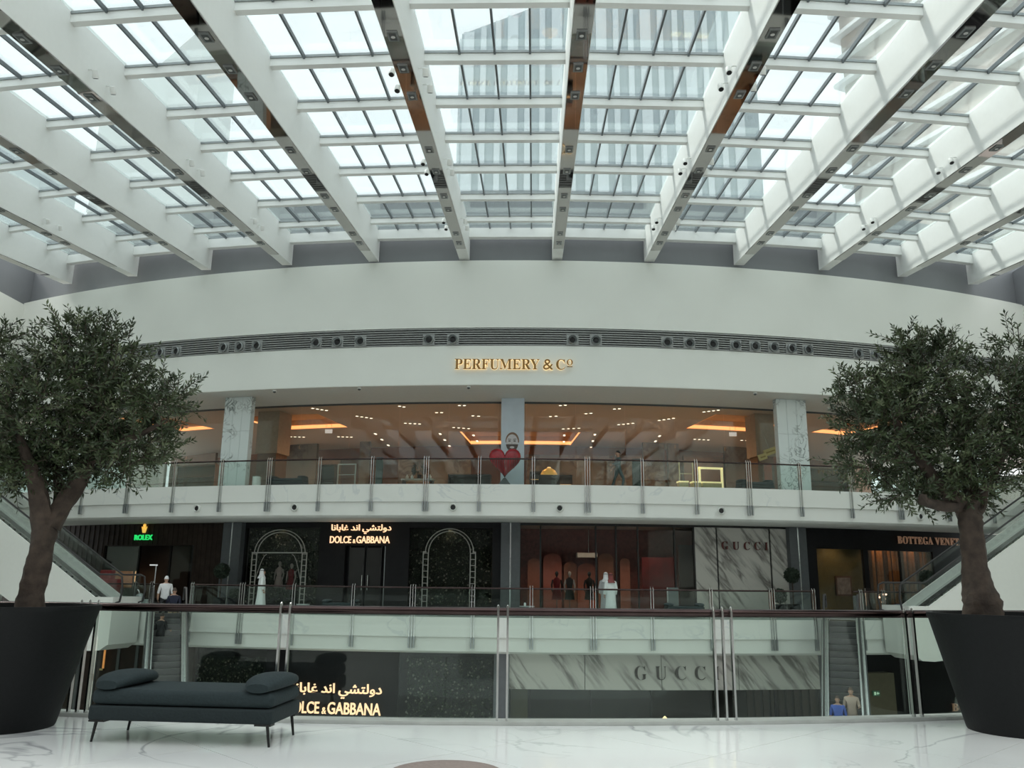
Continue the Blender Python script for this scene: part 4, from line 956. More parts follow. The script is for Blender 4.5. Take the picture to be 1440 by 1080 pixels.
for kind_, grp_, rows_ in (('row of four small lamps near the upper shop glass', 'front rows of four lamps', ((440, 574, 459, 577, 4), (502, 585, 522, 588, 4), (570, 595, 590, 596, 4), (638, 601, 659, 602.5, 4), (792, 603, 814, 602, 4), (870, 597, 890, 595, 4), (927, 591, 947, 588, 4), (990, 579, 1010, 576.5, 4))),
        ('pair of small lamps near the upper shop glass', 'front pairs of lamps', ((562, 571, 568, 572, 2), (614, 580, 621, 580, 2), (646, 570, 653, 570, 2), (665, 584.5, 673, 585, 2), (774, 585.5, 782, 585, 2), (788, 570, 795, 569.5, 2), (824, 581.5, 831, 581, 2), (864, 575, 871, 574.5, 2))),
        ('row of four small lamps deep in the upper shop', 'rear rows of four lamps', ((409, 614, 427, 614.5, 4), (476, 614, 494, 614.5, 4), (625, 635, 645, 635, 4), (752, 636, 771, 636.5, 4), (815, 636.5, 833, 637, 4), (977, 617.5, 996, 618.5, 4), (1043, 619, 1064, 619.5, 4))),
        ('line of bright slot lamps in the upper shop ceiling', 'slot lamp lines', ((528, 610, 555, 634, 4), (619, 610, 632, 627, 3), (666, 612, 671, 620, 2), (793.5, 612, 793, 621, 2), (836.5, 611, 831, 629, 3), (927.5, 613, 910, 635, 4)))):
    for i_, r in enumerate(rows_): row_lamps(line(*r), '%s, %s from the left' % (kind_, ORD[i_]), grp_ == 'slot lamp lines', grp_)
for i, (u, v) in enumerate(((463, 608), (1030, 612))):
    p = onz(u, v - 14, ZC); c = thing('hanging_sign', 'small white sign hung from the upper shop ceiling, ' + ('left one', 'right one')[i], 'sign', Matrix.Translation((p.x, p.y, ZC)), 'small hanging signs')
    MB().box(-.2, .2, -.03, .03, -.62, -.40).build('sign_box', M('sign_white', (.8, .8, .78), .4, emit=(1, .95, .9), es=.4), c)
    for s in (-1, 1): MB().tube([(s * .15, 0, -.4), (s * .15, 0, -.01)], .006, 5).build('cable', steel, c)

# ================================================================== LOWER GALLERY SHOPS
ZT = ZB2 + .07
brn = M('dark_brown_cladding', (.030, .021, .016), .6, var=.25, scale=3, spec=.2); blk = M('black_cladding', (.008, .008, .009), .5, var=.2, spec=.2)
fbrn = M('frame_black', (.012, .012, .012), .3, .3)
def slab(parent, u0, u1, R, z0, z1, mat, name, d=.2, v=800):
    a, b = thof(u0, v, R), thof(u1, v, R); n = max(1, int((b - a) * R / 1.5))
    return MB().arc(R, R - d, z0, z1, a, b, n).build(name, mat, parent)
def zs(u, v, R=RS): return zof(u, v, R)
# back-of-house wall closing the whole level
MB().arc(RS - 5, RS - 5.2, 0, ZT + .2, -rad(36), rad(36), 60).build('wall_shop_rear', blk)['kind'] = 'structure'
w1 = structure('wall_watch_shop', 'dark brown clad shop front at the left of the lower gallery')
slab(w1, -40, 143, RS, 0, ZT, brn, 'cladding'); slab(w1, 270, 309, RS, 0, ZT, brn, 'cladding'); slab(w1, 143, 270, RS, zs(205, 767), ZT, brn, 'lintel')
for u in range(60, 309, 7):
    if 143 <= u <= 266: slab(w1, u, u + 3.2, RS + .025, zs(205, 766), ZT - .01, brn, 'rib', .03)
    else: slab(w1, u, u + 3.2, RS + .025, .02, ZT - .01, brn, 'rib', .03)
w2 = structure('window_2', 'dark glazed entrance of the watch shop')
for a, b in ((143.5, 192), (237, 269.5)): slab(w2, a, b, RS - .1, .02, zs(205, 768), glass_dark, 'pane', .012)
for u in (143, 192, 236, 268): slab(w2, u, u + 2, RS - .06, .01, zs(205, 767.5), fbrn, 'mullion', .1)
slab(w2, 147, 265, RS - 2.5, .3, 3.2, M('shop_inner_dark', (.03, .022, .018), .5), 'inner_wall', .1)
slab(w2, 158, 186, RS - 1.8, zs(170, 826, RS - 1.8), zs(170, 803, RS - 1.8), M('amber_panel', (.5, .22, .08), .5, emit=(1, .42, .15), es=.16, var=.3, scale=4), 'amber_panel', .08)
slab(w2, 190.5, 193, RS - 1.8, .3, zs(170, 803, RS - 1.8), lite, 'amber_strip', .05)
greenl = M('green_letters', (.02, .4, .1), .4, emit=(.02, .75, .16), es=.9); goldl = M('gold_crown', (.8, .5, .1), .4, emit=(1, .62, .12), es=.7)
def crown_sign(u0, u1, v0, v1, vc, label, R):
    th, w, _ = seg(u0, u1, v0, R); s = thing('shop_sign', label, 'sign', fr(th, R + .06, 0)); z = zof((u0 + u1) / 2, v1, R); h = zof((u0 + u1) / 2, v0, R) - z
    lettering(s, 'ROLEX', w, h, greenl, z=z, offset=.02)
    c = h * 1.7; zc = z + h * 1.35
    pts = [(-.28, 0), (.28, 0), (.55, .62), (.27, .33), (.24, .85), (.10, .40), (0, 1.0), (-.10, .40), (-.24, .85), (-.27, .33), (-.55, .62)]
    MB().prism([(x * c * .62, zc + y * c) for x, y in pts], -.03, .03).build('crown', goldl, s)
    for x, y in ((.55, .64), (.24, .88), (0, 1.04), (-.24, .88), (-.55, .64)): MB().lathe([(.01, -.03), (c * .07, 0), (.01, .03)], 8, Tr(x * c * .62, 0, zc + y * c)).build('crown_ball', goldl, s)
crown_sign(191, 216, 752, 759.5, 0, 'green lit lettering under a gold crown above the dark shop entrance at left', RS + .03)
crown_sign(81.5, 93.5, 777.5, 781, 0, 'smaller green lit lettering under a gold crown beside the left olive trunk', RS + .03)
# grey pillars with a bright vertical strip
pilm = M('grey_pillar', (.085, .095, .10), .3, var=.08); strip = M('pale_strip', (.62, .65, .66), .15, .8)
for i, (u0, u1) in enumerate(((309, 335), (704, 731), (1113, 1137))):
    th, w, _ = seg(u0, u1, 800, RS + .35); c = thing('pillar', 'dark grey pillar with a pale vertical strip ' + ('between the watch shop and the flowered shop', 'between the flowered shop and the red shop', 'right of the streaked marble panels')[i], 'pillar', fr(th, RS + .35, 0), 'grey pillars of the lower gallery')
    MB().box(-w / 2, w / 2, 0, .8, 0, ZT - .01).build('shaft', pilm, c)
    for z0, z1 in ((.02, 1.2), (1.22, 2.4), (2.42, ZT - .03)): MB().box(-.03, .03, -.015, .01, z0, z1).build('strip', strip, c)
# ---- flowered shop
w3 = structure('wall_flower_shop', 'black shop front with hedge windows and a central entrance')
slab(w3, 335, 343, RS, 0, ZT, blk, 'cladding'); slab(w3, 447, 484, RS, 0, ZT, blk, 'cladding'); slab(w3, 541, 574, RS, 0, ZT, blk, 'cladding'); slab(w3, 692, 705, RS, 0, ZT, blk, 'cladding')
slab(w3, 484, 541, RS, zs(512, 767), ZT, blk, 'lintel'); slab(w3, 343, 447, RS, zs(400, 742), ZT, blk, 'lintel'); slab(w3, 574, 692, RS, zs(630, 742), ZT, blk, 'lintel')
slab(w3, 343, 692, RS - 1.6, 0, ZT, M('hedge_backing', (.012, .016, .012), .8), 'inner_wall', .1)
w4 = structure('window_3', 'dark shop windows with flowered hedges behind them')
for us__ in ((343, 447), (574, 692)):
    a, b = us__; n = 3
    for i in range(n): slab(w4, a + (b - a) * i / n + .4, a + (b - a) * (i + 1) / n - .4, RS, .25, zs(400, 742), glass_dark, 'pane', .012)
    slab(w4, a, b, RS + .02, 0, .25, blk, 'sill', .25)
for u in (484, 490, 511, 514, 535, 540): slab(w4, u, u + 1, RS - .12, .01, zs(512, 768), mgrey if u in (484, 540) else fbrn, 'door_frame', .06)
for a, b in ((491, 511), (515, 535)): slab(w4, a, b, RS - .14, .02, zs(512, 770), M('black_door_glass', (.008, .007, .007), .2, spec=.4), 'door_pane', .03)
slab(w4, 484, 541, RS - .35, 0, zs(512, 766), blk, 'entry_dark_sheet', .05)  # black sheet added behind the doors, stands in for the entrance's darkness
for u in (509, 517): slab(w4, u, u + .7, RS - .02, .9, 1.6, steel, 'door_handle', .04)
def hedge(u0, u1, v0, v1, R, label, n, seed):
    rnd = random.Random(seed); th, w, _ = seg(u0, u1, (v0 + v1) / 2, R); z0 = zof((u0 + u1) / 2, v1, R); z1 = zof((u0 + u1) / 2, v0, R)
    t = thing('flower_hedge', label, 'hedge', fr(th, R, z0)); h = z1 - z0
    MB().box(-w / 2, w / 2, .15, .35, 0, h).build('hedge_core', M('hedge_core', (.012, .02, .012), .9), t)
    m = MB()
    for i in range(n):
        p = Vector((rnd.uniform(-w / 2, w / 2), rnd.uniform(-.05, .16), rnd.uniform(.03, h - .03)))
        d = Vector((rnd.gauss(0, 1), rnd.gauss(0, .6) - .6, rnd.gauss(0, 1))).normalized(); q = d.cross(Vector((rnd.gauss(0, 1), rnd.gauss(0, 1), rnd.gauss(0, 1)))).normalized()
        L_ = rnd.uniform(.07, .15); m.cur = rnd.choice((0, 0, 1)); m.add([p, p + d * L_ * .5 + q * L_ * .25, p + d * L_, p + d * L_ * .5 - q * L_ * .25], [(0, 1, 2, 3)])
    m.build('leaves', [M('hedge_leaf', (.045, .07, .04), .6), M('hedge_leaf_pale', (.12, .15, .09), .6)], t)['kind'] = 'stuff'
    m = MB()
    for i in range(n // 14):
        p = Vector((rnd.uniform(-w / 2, w / 2), rnd.uniform(-.10, -.02), rnd.uniform(.05, h - .05))); r = rnd.uniform(.025, .06)
        m.lathe([(.005, -r), (r, 0), (.005, r)], 6, Matrix.Translation(p))
    m.build('blossoms', M('blossom', (.30, .30, .24), .7), t)['kind'] = 'stuff'
hedge(344, 446, 745, 858, RS - .75, 'flowered hedge behind the left arch of the lower gallery', 1900, 1)
hedge(575, 691, 745, 858, RS - .75, 'flowered hedge behind the right arch of the lower gallery', 2100, 2)
trel = M('white_trellis', (.40, .40, .36), .5)
def arch(u0, u1, vtop, vspr, label, beam):
    R = RS + .35; th, w, _ = seg(u0, u1, 800, R); zt = zof((u0 + u1) / 2, vtop, R); zp = zof((u0 + u1) / 2, vspr, R)
    a = thing('trellis_arch', label, 'arch', fr(th, R, 0), 'trellis arches in front of the hedges')
    rx = w / 2 - .12; rz = zt - zp
    for k, f in enumerate((1, .87)): MB().tube([(rx * f * math.cos(PI * i / 24), 0, zp + (rz - (0 if k == 0 else .12)) * math.sin(PI * i / 24)) for i in range(25)], .022, 6).build('arch_hoop', trel, a, True)
    for s in (-1, 1):
        for x in (s * (w / 2 - .02), s * (w / 2 - .26)): MB().box(x - .02, x + .02, -.02, .02, 0, zp).build('upright', trel, a)
        for i in range(10): z = .15 + (zp - .2) * i / 9; MB().box(min(s * (w / 2 - .26), s * (w / 2 - .02)), max(s * (w / 2 - .26), s * (w / 2 - .02)), -.012, .012, z, z + .03).build('rung', trel, a)
        MB().box(s * (w / 2) - .16 * (s > 0) - .02 * 0 - (.0 if s > 0 else 0), s * (w / 2) + (.16 if s < 0 else 0), -.03, .03, zp, zp + .05).build('cap', trel, a)
    if beam:
        MB().box(-w / 2, w / 2, -.03, .03, zp, zp + .05).build('cross_beam', trel, a)
        for s in (-1, 1): MB().tube([(s * (w / 2 - .26) * (1 - .45 * i / 8), 0, zp - 1.3 + 1.25 * math.sin(i / 8 * PI / 2)) for i in range(9)], .014, 6).build('brace', trel, a, True)
arch(353, 431, 745, 778, 'pale trellis arch with a cross beam at the left flowered window', True)
arch(594, 669, 743.5, 777, 'pale trellis arch without cross beam at the right flowered window', False)
lamps = M('warm_letters', (1, .72, .5), .5, emit=(1, .62, .36), es=1.15)
def twoline(u0, u1, va0, va1, ua0, ua1, vb0, vb1, R, label):
    th, w, _ = seg(u0, u1, (vb0 + vb1) / 2, R); s = thing('shop_sign', label, 'sign', fr(th, R + .07, 0)); um = (u0 + u1) / 2
    z0 = zof(um, vb1, R); h = zof(um, vb0, R) - z0
    lettering(s, 'DOLCE', w * .355, h, lamps, z=z0, x0=-w / 2, offset=.012); lettering(s, '&', w * .045, h * .55, lamps, z=z0, x0=-w / 2 + w * .385, offset=.0); lettering(s, 'GABBANA', w * .555, h, lamps, z=z0, x0=-w / 2 + w * .445, offset=.012)
    tha, wa, _ = seg(ua0, ua1, (va0 + va1) / 2, R); z1 = zof(um, va1, R); h1 = zof(um, va0, R) - z1
    lettering(s, ARABIC, wa, h1, lamps, z=z1, x0=(tha - th) * R - wa / 2, offset=.014, part='arabic_word')
twoline(465, 549, 737.5, 751, 467, 551, 754, 764, RS + .02, 'warm lit two-line sign above the black entrance on the lower gallery')
# ---- red shop with large glass
w5 = structure('window_4', 'wide glazed front of the red shop')
ms = [731, 760, 838.5, 867, 898, 950, 977.5]
for a, b in zip(ms, ms[1:]): slab(w5, a + .6, b - .6, RS, .05, ZT - .12, glass_dark, 'pane', .012)
for u in ms: slab(w5, u - 1.0, u + 1.0, RS + .05, 0, ZT, fbrn, 'mullion', .12)
slab(w5, 731, 977, RS + .05, ZT - .12, ZT, fbrn, 'head_frame', .12); slab(w5, 731, 977, RS + .05, 0, .06, fbrn, 'sill_frame', .12)
w6 = structure('wall_red_shop', 'dark red interior of the glazed shop')
RI = RS - 3.2
slab(w6, 722, 985, RI - .6, 0, ZT, M('maroon_wall', (.17, .05, .045), .5, var=.25), 'inner_wall', .2)
MB().arc(RS - .1, RI - .6, ZT - .05, ZT, thof(731, 800, RS), thof(978, 800, RS), 12).build('inner_ceiling', M('shop_pale_ceiling', (.4, .34, .32), .6), w6)
tc_ = [(.26, .10, .07), (.30, .10, .08), (.22, .09, .06), (.30, .09, .06), (.26, .11, .07), (.32, .13, .09)]
for i, (a, b, vt) in enumerate(((742, 760, 785), (764, 790, 778), (793, 811, 790), (812, 838, 792), (841, 863, 778), (872, 886, 785))):
    th, w, _ = seg(a, b, 800, RI); z1 = zof((a + b) / 2, vt, RI); pts = [(-w / 2, 0), (w / 2, 0)] + [(w / 2 * math.cos(PI * k / 10), z1 - w / 2 * .8 + w / 2 * .8 * math.sin(PI * k / 10)) for k in range(11)]
    MB().prism(pts, 0, .12).build('arched_panel', M('terracotta_%d' % i, tc_[i], .6), w6, T=fr(th, RI, 0))
th, w, _ = seg(903, 948, 805, RI + 1.6); MB().box(-w / 2, w / 2, 0, .1, .7, zof(925, 784, RI + 1.6)).build('red_panel', M('deep_red_panel', (.13, .006, .006), .4, var=.3, scale=2), w6, T=fr(th, RI + 1.6, 0))
th, w, _ = seg(955, 976, 805, RI + 2.2); MB().box(-w / 2, w / 2, 0, .1, 0, 3.2).build('grey_panel', M('grey_brown_panel', (.10, .085, .08), .5), w6, T=fr(th, RI + 2.2, 0))
th, w, _ = seg(811, 839, 785, RI + .8); c = thing('hanging_sign', 'grey tray hung by a rod inside the red shop', 'sign', fr(th, RI + .8, zof(825, 784, RI + .8)), None); MB().box(-w / 2, w / 2, -.3, .3, 0, .22).build('tray', M('tray_grey', (.32, .32, .31), .4), c); MB().tube([(.1, 0, .22), (.1, 0, ZT - zof(825, 784, RI + .8) - .06)], .02, 6).build('rod', steel, c)
for R_, ths_ in ((RS - 1.2, (745, 790, 830, 880, 925)), (RS - .5, (1182, 1245, 1290)), (RS - .9, (395, 632)), (RS - 1.0, (205,))):
    for u in ths_:
        l = bpy.data.lights.new('shop_lamp', 'SPOT'); l.energy = 95 if 700 < u < 1000 else (90 if u > 1000 else 30); l.color = (1, .72, .5); l.spot_size = rad(120); l.spot_blend = .7; l.shadow_soft_size = .1
        o = bpy.data.objects.new('shop_lamp', l); COL.objects.link(o); o.location = cp(thof(u, 800, R_), R_, ZT - .25)
# ---- streaked marble panels and their sign
w7 = structure('wall_marble_panels', 'streaked grey white marble panels of the red shop')
for a, b in ((978.5, 1008.5), (1010.8, 1083.6), (1086, 1113)): slab(w7, a, b, RS + .04, .0, ZT - .1, guccim, 'marble_panel', .2)
slab(w7, 977, 1114, RS - .02, 0, ZT, fbrn, 'backing', .2); slab(w7, 977, 1114, RS + .05, ZT - .09, ZT, fbrn, 'head_frame', .2)
redl = M('dark_red_letters', (.10, .02, .018), .35, .4); darkl = M('dark_letters', (.05, .045, .04), .35, .5)
def spaced(u0, u1, v0, v1, R, label, s_, mat, cat='sign', off=-.006):
    th, w, _ = seg(u0, u1, (v0 + v1) / 2, R); z = zof((u0 + u1) / 2, v1, R); h = zof((u0 + u1) / 2, v0, R) - z
    s = thing('shop_sign', label, cat, fr(th, R + .06, 0)); lettering(s, bold_serif(s_), w, h, mat, z=z, offset=off, space=.42); return s
spaced(1014, 1079, 762, 773.5, RS + .05, 'widely spaced dark red serif letters on the streaked marble panel', 'GUCCI', redl)
# ---- dark shop at right
w8 = structure('wall_dark_shop', 'black shop front at the right of the lower gallery')
zl = zs(1180, 772)
slab(w8, 1137, 1150, RS, 0, ZT, blk, 'cladding'); slab(w8, 1216, 1222, RS, 0, ZT, blk, 'cladding'); slab(w8, 1314, 1470, RS, 0, ZT, blk, 'cladding'); slab(w8, 1150, 1216, RS, zl, ZT, blk, 'lintel'); slab(w8, 1222, 1314, RS, zl - .03, ZT, blk, 'lintel')
w9 = structure('window_5', 'two dark windows of the right-hand shop')
slab(w9, 1150, 1215.5, RS - .05, .05, zl, glass_dark, 'pane', .012); slab(w9, 1222, 1266, RS - .05, .05, zl, glass_dark, 'pane', .012); slab(w9, 1268, 1313, RS - .05, .05, zl, glass_dark, 'pane', .012); slab(w9, 1266, 1268, RS - .03, 0, zl, fbrn, 'mullion', .1)
slab(w8, 1146, 1219, RS - 1.3, 0, ZT, M('olive_gold_wall', (.125, .095, .03), .5, var=.15), 'inner_wall', .1)
for i in range(17):
    u = 1222 + i * 5.6; th, w, _ = seg(u, u + 5.0, 805, RS - .9)
    MB().lathe([(w * .52, 0), (w * .48, 1.2), (w * .52, 2.4), (w * .5, zl)], 8, Sc(1, .6, 1)).build('curtain_fold', M('amber_curtain' if i % 4 else 'dark_curtain', (.30, .12, .035) if i % 4 else (.06, .028, .015), .7, var=.2), w8, True, T=fr(th, RS - .9 - (.06 if i % 2 else 0), 0))
th, w, z_ = seg(1175, 1197, 824, RS - 1.15); c = thing('framed_picture', 'framed picture on the olive gold wall of the right-hand shop', 'picture', fr(th, RS - 1.1, z_)); hh_ = (zof(1186, 810, RS - 1.1) - zof(1186, 838, RS - 1.1)) / 2
MB().box(-w / 2, w / 2, 0, .08, -hh_, hh_).build('frame', M('picture_frame', (.12, .05, .03), .4), c); MB().box(-w / 2 + .08, w / 2 - .08, -.01, .03, -hh_ + .08, hh_ - .08).build('canvas', M('picture_canvas', (.26, .2, .17), .6, var=.4, scale=5), c)
th, w, _ = seg(1260, 1352, 760, RS); z = zof(1306, 766, RS); h = zof(1306, 755.5, RS) - z
s = thing('shop_sign', 'pale bronze serif lettering on the black shop front at right', 'sign', fr(th, RS + .07, 0)); bronl = M('bronze_letters', (.42, .26, .18), .35, .6, emit=(.8, .45, .28), es=.12)
lettering(s, bold_serif('BOTTEGA VENETA'), w, h, bronl, z=z, offset=-.008, space=.05)
# ---- people-like dummies in windows
def mannequin(label, u, R, z, mat1, mat2, h=1.65, red=True):
    c = thing('mannequin', label, 'mannequin', fr(thof(u, 830, R), R, z) @ Sc(h / 1.7, h / 1.7, h / 1.7), 'shop window mannequins')
    m = MB(); m.lathe([(.16, .0), (.17, .02), (.02, .04), (.018, .5)], 14); m.build('stand', dgrey, c, True)
    m = MB(); rg = []
    for z_, w_2, d_ in ((.45, .24, .20), (.75, .20, .15), (.92, .15, .115), (1.02, .125, .10), (1.18, .16, .12), (1.32, .18, .11), (1.40, .12, .08), (1.46, .05, .05)): rg.append([Vector((w_2 * math.cos(2 * PI * j / 14), d_ * math.sin(2 * PI * j / 14), z_)) for j in range(14)])
    m.loft(rg); m.build('garment', mat1, c, True)
    MB().lathe([(.045, 1.44), (.04, 1.5), (.075, 1.56), (.085, 1.63), (.06, 1.70), (.01, 1.73)], 12).build('head', mat2, c, True)
    for s in (-1, 1): MB().tube([(s * .17, 0, 1.34), (s * .24, .02, 1.1), (s * .22, -.05, .86), (s * .21, -.07, .78)], [.05, .04, .03, .02], 8).build('arm', mat2, c, True)
dkred = M('dark_red_cloth', (.16, .008, .012), .8); pale = M('mannequin_pale', (.42, .38, .35), .5)
mannequin('mannequin in pale top inside the left flowered arch', 391, RS - .35, .55, M('pale_pink_cloth', (.4, .32, .3), .8), pale)
mannequin('mannequin in dark red dress inside the left flowered arch', 408, RS - .35, .45, dkred, pale)
mannequin('mannequin in dark red coat left of the dark group in the red shop window', 783, RS - .8, .1, dkred, blackc, 1.75)
mannequin('mannequin in black suit, left of the dark pair in the red shop window', 801, RS - .8, .1, blackc, pale, 1.75)
mannequin('mannequin in black suit, right of the dark pair in the red shop window', 829, RS - .8, .1, blackc, blackc, 1.75)
# ---- furniture of the lower gallery
def topiary(label, u, v, r, R, z0=0, pot=True):
    th, zc = pc(u, v, R); c = thing('topiary', label, 'plant', fr(th, R, z0)); zc -= z0
    MB().loft([[Vector((x * f, y * f, z)) for x, y in ((-.22, -.22), (.22, -.22), (.22, .22), (-.22, .22))] for f, z in ((.85, 0), (1, .5))]).build('planter', blk, c)
    MB().tube([(0, 0, .48), (.01, 0, zc)], .03, 7).build('stem', bark, c, True)
    m = MB(); rnd = random.Random(u)
    for i in range(420):
        d = Vector((rnd.gauss(0, 1), rnd.gauss(0, 1), rnd.gauss(0, 1))).normalized(); p = Vector((0, 0, zc)) + d * r * rnd.uniform(.8, .95); q = d.cross(Vector((rnd.gauss(0, 1), rnd.gauss(0, 1), rnd.gauss(0, 1)))).normalized() * .05; e = (d + Vector((rnd.gauss(0, .5), rnd.gauss(0, .5), rnd.gauss(0, .5)))).normalized() * .10
        m.add([p, p + e * .5 + q, p + e, p + e * .5 - q], [(0, 1, 2, 3)])
    m.lathe([(.02, zc - r * .88), (r * .5, zc - r * .75), (r * .86, zc - r * .2), (r * .86, zc + r * .2), (r * .5, zc + r * .75), (.02, zc + r * .88)], 12)
    m.build('ball_foliage', M('topiary_leaf', (.018, .032, .018), .7), c)
topiary('round topiary beside the pillar right of the watch shop', 312, 803, .34, RS + 1.2)
topiary('round topiary beside the pillar right of the marble panels', 1113.5, 809, .33, RS + 1.6)
topiary('round topiary in front of the amber curtains at right', 1303, 812, .34, RS + 1.0)
topiary('dark round topiary left of the red armchair', 97, 797, .45, RS + 1.0)
topiary('low round bush in front of the marble panels at right', 1096, 838, .30, RS + 1.9)
topiary('low round bush right of the watch shop topiary', 330, 836, .24, RS + 1.3)
daybed('small teal daybed on the lower gallery in front of the black entrance', fr(thof(476, 852, R1 - 1.3), R1 - 1.3, 0), 1.5, .6)
daybed('dark teal daybed on the lower gallery in front of the glazed red shop', fr(thof(965, 852, R1 - 1.6), R1 - 1.6, 0), 1.6, .6)
redc = M('red_velvet', (.20, .006, .008), .75)
c = thing('armchair', 'bright red armchair with a high back in front of the watch shop', 'armchair', fr(thof(131, 840, R1 - 3.0), R1 - 3.0, 0))
MB().rbox(-.45, .45, .05, .75, .0, .62, .04, 3).build('seat', redc, c, True); MB().rbox(-.36, .36, .55, .85, .62, 1.72, .06, 3).build('backrest', redc, c, True)
for s in (-1, 1): MB().rbox(s * .62 - .16, s * .62 + .16, .0, .85, .0, 1.30, .06, 3).build('armrest', redc, c, True)
c = thing('floor_lamp', 'slim white floor lamp with a flat head in front of the watch shop', 'lamp', fr(thof(215, 840, R1 - 1.6), R1 - 1.6, 0)); palec = M('pale_grey_metal', (.5, .52, .52), .35, .3)
MB().box(-.18, .18, -.18, .18, 0, .03).build('base', palec, c); MB().tube([(0, 0, .03), (0, 0, 1.92)], .022, 8).build('pole', palec, c); MB().box(-.30, .03, -.06, .06, 1.90, 1.96).build('head', M('lamp_white', (.8, .8, .8), .4, emit=(1, 1, 1), es=.2), c)
c = thing('waste_bin', 'steel bin with a dome lid beside a pale box in front of the watch shop', 'bin', fr(thof(196, 848, R1 - .9), R1 - .9, 0)); MB().lathe([(.18, 0), (.19, .55), (.16, .66), (.08, .72), (.02, .74)], 16).build('bin_body', mgrey, c, True); MB().tube([(-.05, 0, .73), (-.1, 0, .85), (-.18, 0, .88)], .02, 6).build('handle', steel, c)
c = thing('storage_box', 'pale box beside the steel bin at the left escalator', 'box', fr(thof(207, 850, R1 - .9), R1 - .8, 0)); MB().rbox(-.13, .13, -.12, .12, 0, .45, .02, 2).build('box_body', M('pale_box', (.35, .38, .37), .5), c, True); MB().box(-.14, .14, -.13, .13, .45, .48).build('lid', palec, c)
c = thing('planter_box', 'small pale patterned box left of the small teal daybed', 'box', fr(thof(426, 852, R1 - 1.2), R1 - 1.2, 0)); MB().rbox(-.22, .22, -.15, .15, 0, .36, .02, 2).build('box_body', M('speckled_box', (.4, .4, .38), .6, var=.7, scale=12), c, True); MB().box(-.23, .23, -.16, .16, .36, .39).build('lid', palec, c)
c = thing('side_table', 'small white low table right of the centre pillar on the lower gallery', 'table', fr(thof(741, 852, R1 - 1.2), R1 - 1.2, 0)); MB().lathe([(.30, .40), (.31, .43), (.02, .435)], 20, Sc(1, .7, 1)).build('table_top', palec, c, True)
for i in range(3): a = i * 2.1; MB().tube([(.05 * math.cos(a), .05 * math.sin(a), .4), (.22 * math.cos(a), .16 * math.sin(a), 0)], .012, 6).build('leg', palec, c)
MB().lathe([(.04, .43), (.05, .50), (.03, .56)], 10, Tr(-.08, 0, 0)).build('vase', M('white_vase', (.75, .75, .73), .3), c, True)
for i, (u, R_, h, w2_, nm) in enumerate(((1221, R1 - 2.2, 1.25, .34, 'tall black information stand left of the amber curtains'), (946, R1 - 3.2, 1.2, .5, 'grey lectern in front of the red panel'), (1207, R1 - 1.2, .95, .42, 'grey glass topped stand beside the right escalator'))):
    c = thing('information_stand', nm, 'stand', fr(thof(u, 845, R_), R_, 0)); mt = fbrn if i == 0 else M('stand_grey', (.13, .15, .14), .4)
    MB().box(-w2_ / 2, w2_ / 2, -.05, .05, .03, h).build('panel', mt, c); MB().box(-w2_ / 2 - .05, w2_ / 2 + .05, -.2, .2, 0, .03).build('foot', steel, c); MB().box(-w2_ / 2, -w2_ / 2 + .03, -.06, -.04, .03, h).build('edge_strip', steel, c)
c = thing('lamp_cluster', 'cluster of small warm bulbs hanging before the amber curtains', 'lamp', fr(thof(1240, 845, R1 - 1.6), R1 - 1.6, 0)); bulb = M('warm_bulb', (1, .7, .5), .4, emit=(1, .55, .35), es=3)
MB().tube([(0, 0, 0), (0, 0, .95)], .02, 6).build('stem', dgrey, c); MB().lathe([(.2, 0), (.2, .03)], 14).build('base', dgrey, c)
for x, z in ((-.17, .98), (-.12, .88), (.05, 1.0), (.14, .99), (.22, 1.0), (.14, .82), (0, .68), (.12, .68), (.10, .55)): MB().lathe([(.005, z - .04), (.04, z), (.005, z + .05)], 8, Tr(x, -.03, 0)).build('bulb', bulb, c, True)
c = thing('totem_sign', 'blue totem with a white ring mark at the right end of the lower gallery', 'sign', fr(thof(1266, 855, R1 - .9), R1 - .9, 0)); MB().rbox(-.26, .26, -.06, .06, 0, .62, .03, 2).build('panel', M('totem_blue', (.03, .045, .14), .4), c)
MB().tube([(-.12 + .15 * math.cos(rad(a)), -.075, .38 + .15 * math.sin(rad(a))) for a in range(60, 301, 20)], .022, 6).build('ring_mark', M('totem_white', (.8, .82, .9), .4, emit=(.9, .95, 1), es=.4), c, True)

# ================================================================== GROUND FLOOR SHOPS SEEN THROUGH THE NEAR GLASS
wg = structure('wall_ground_shops', 'ground floor shop fronts below the lower gallery')
ZU = ZB1 + .25
def gs(u0, u1, z0, z1, mat, name, dR=0, d=.2): return slab(wg, u0, u1, RGF + dR, z0, z1, mat, name, d, 960)
gs(60, 270, ZG, ZU, brn, 'brown_cladding'); gs(270, 372, ZG, ZU, blk, 'cladding', -1.2); gs(372, 560, ZG, ZU, blk, 'cladding'); gs(560, 694, ZG, ZU, blk, 'cladding', -1.2); gs(694, 716, ZG, ZU, pilm, 'dark_pillar', .3, 1.2)
for u in (105, 128, 160, 186): gs(u, u + 4, ZG, ZU - .02, dgrey, 'cladding_bar', .04, .06)
zm_ = zof(880, 970, RGF)
for a, b in ((716, 822), (822.8, 930), (930.8, 1038), (1038.8, 1152)): slab(wg, a, b, RGF + .1, zm_, ZU, guccim, 'marble_fascia', .3, 945)
w10 = structure('window_6', 'dark glass of the ground floor shops')
for a, b in ((718, 745), (746, 830), (831, 915), (916, 1000), (1001, 1090), (1091, 1152)): slab(w10, a, b, RGF, ZG + .05, zm_, glass_dark, 'pane', .012, 990)
for a in (717, 745.3, 830.3, 915.3, 1000.3, 1090.3): slab(w10, a - .4, a + .8, RGF + .02, ZG, zm_, fbrn, 'mullion', .08, 990)
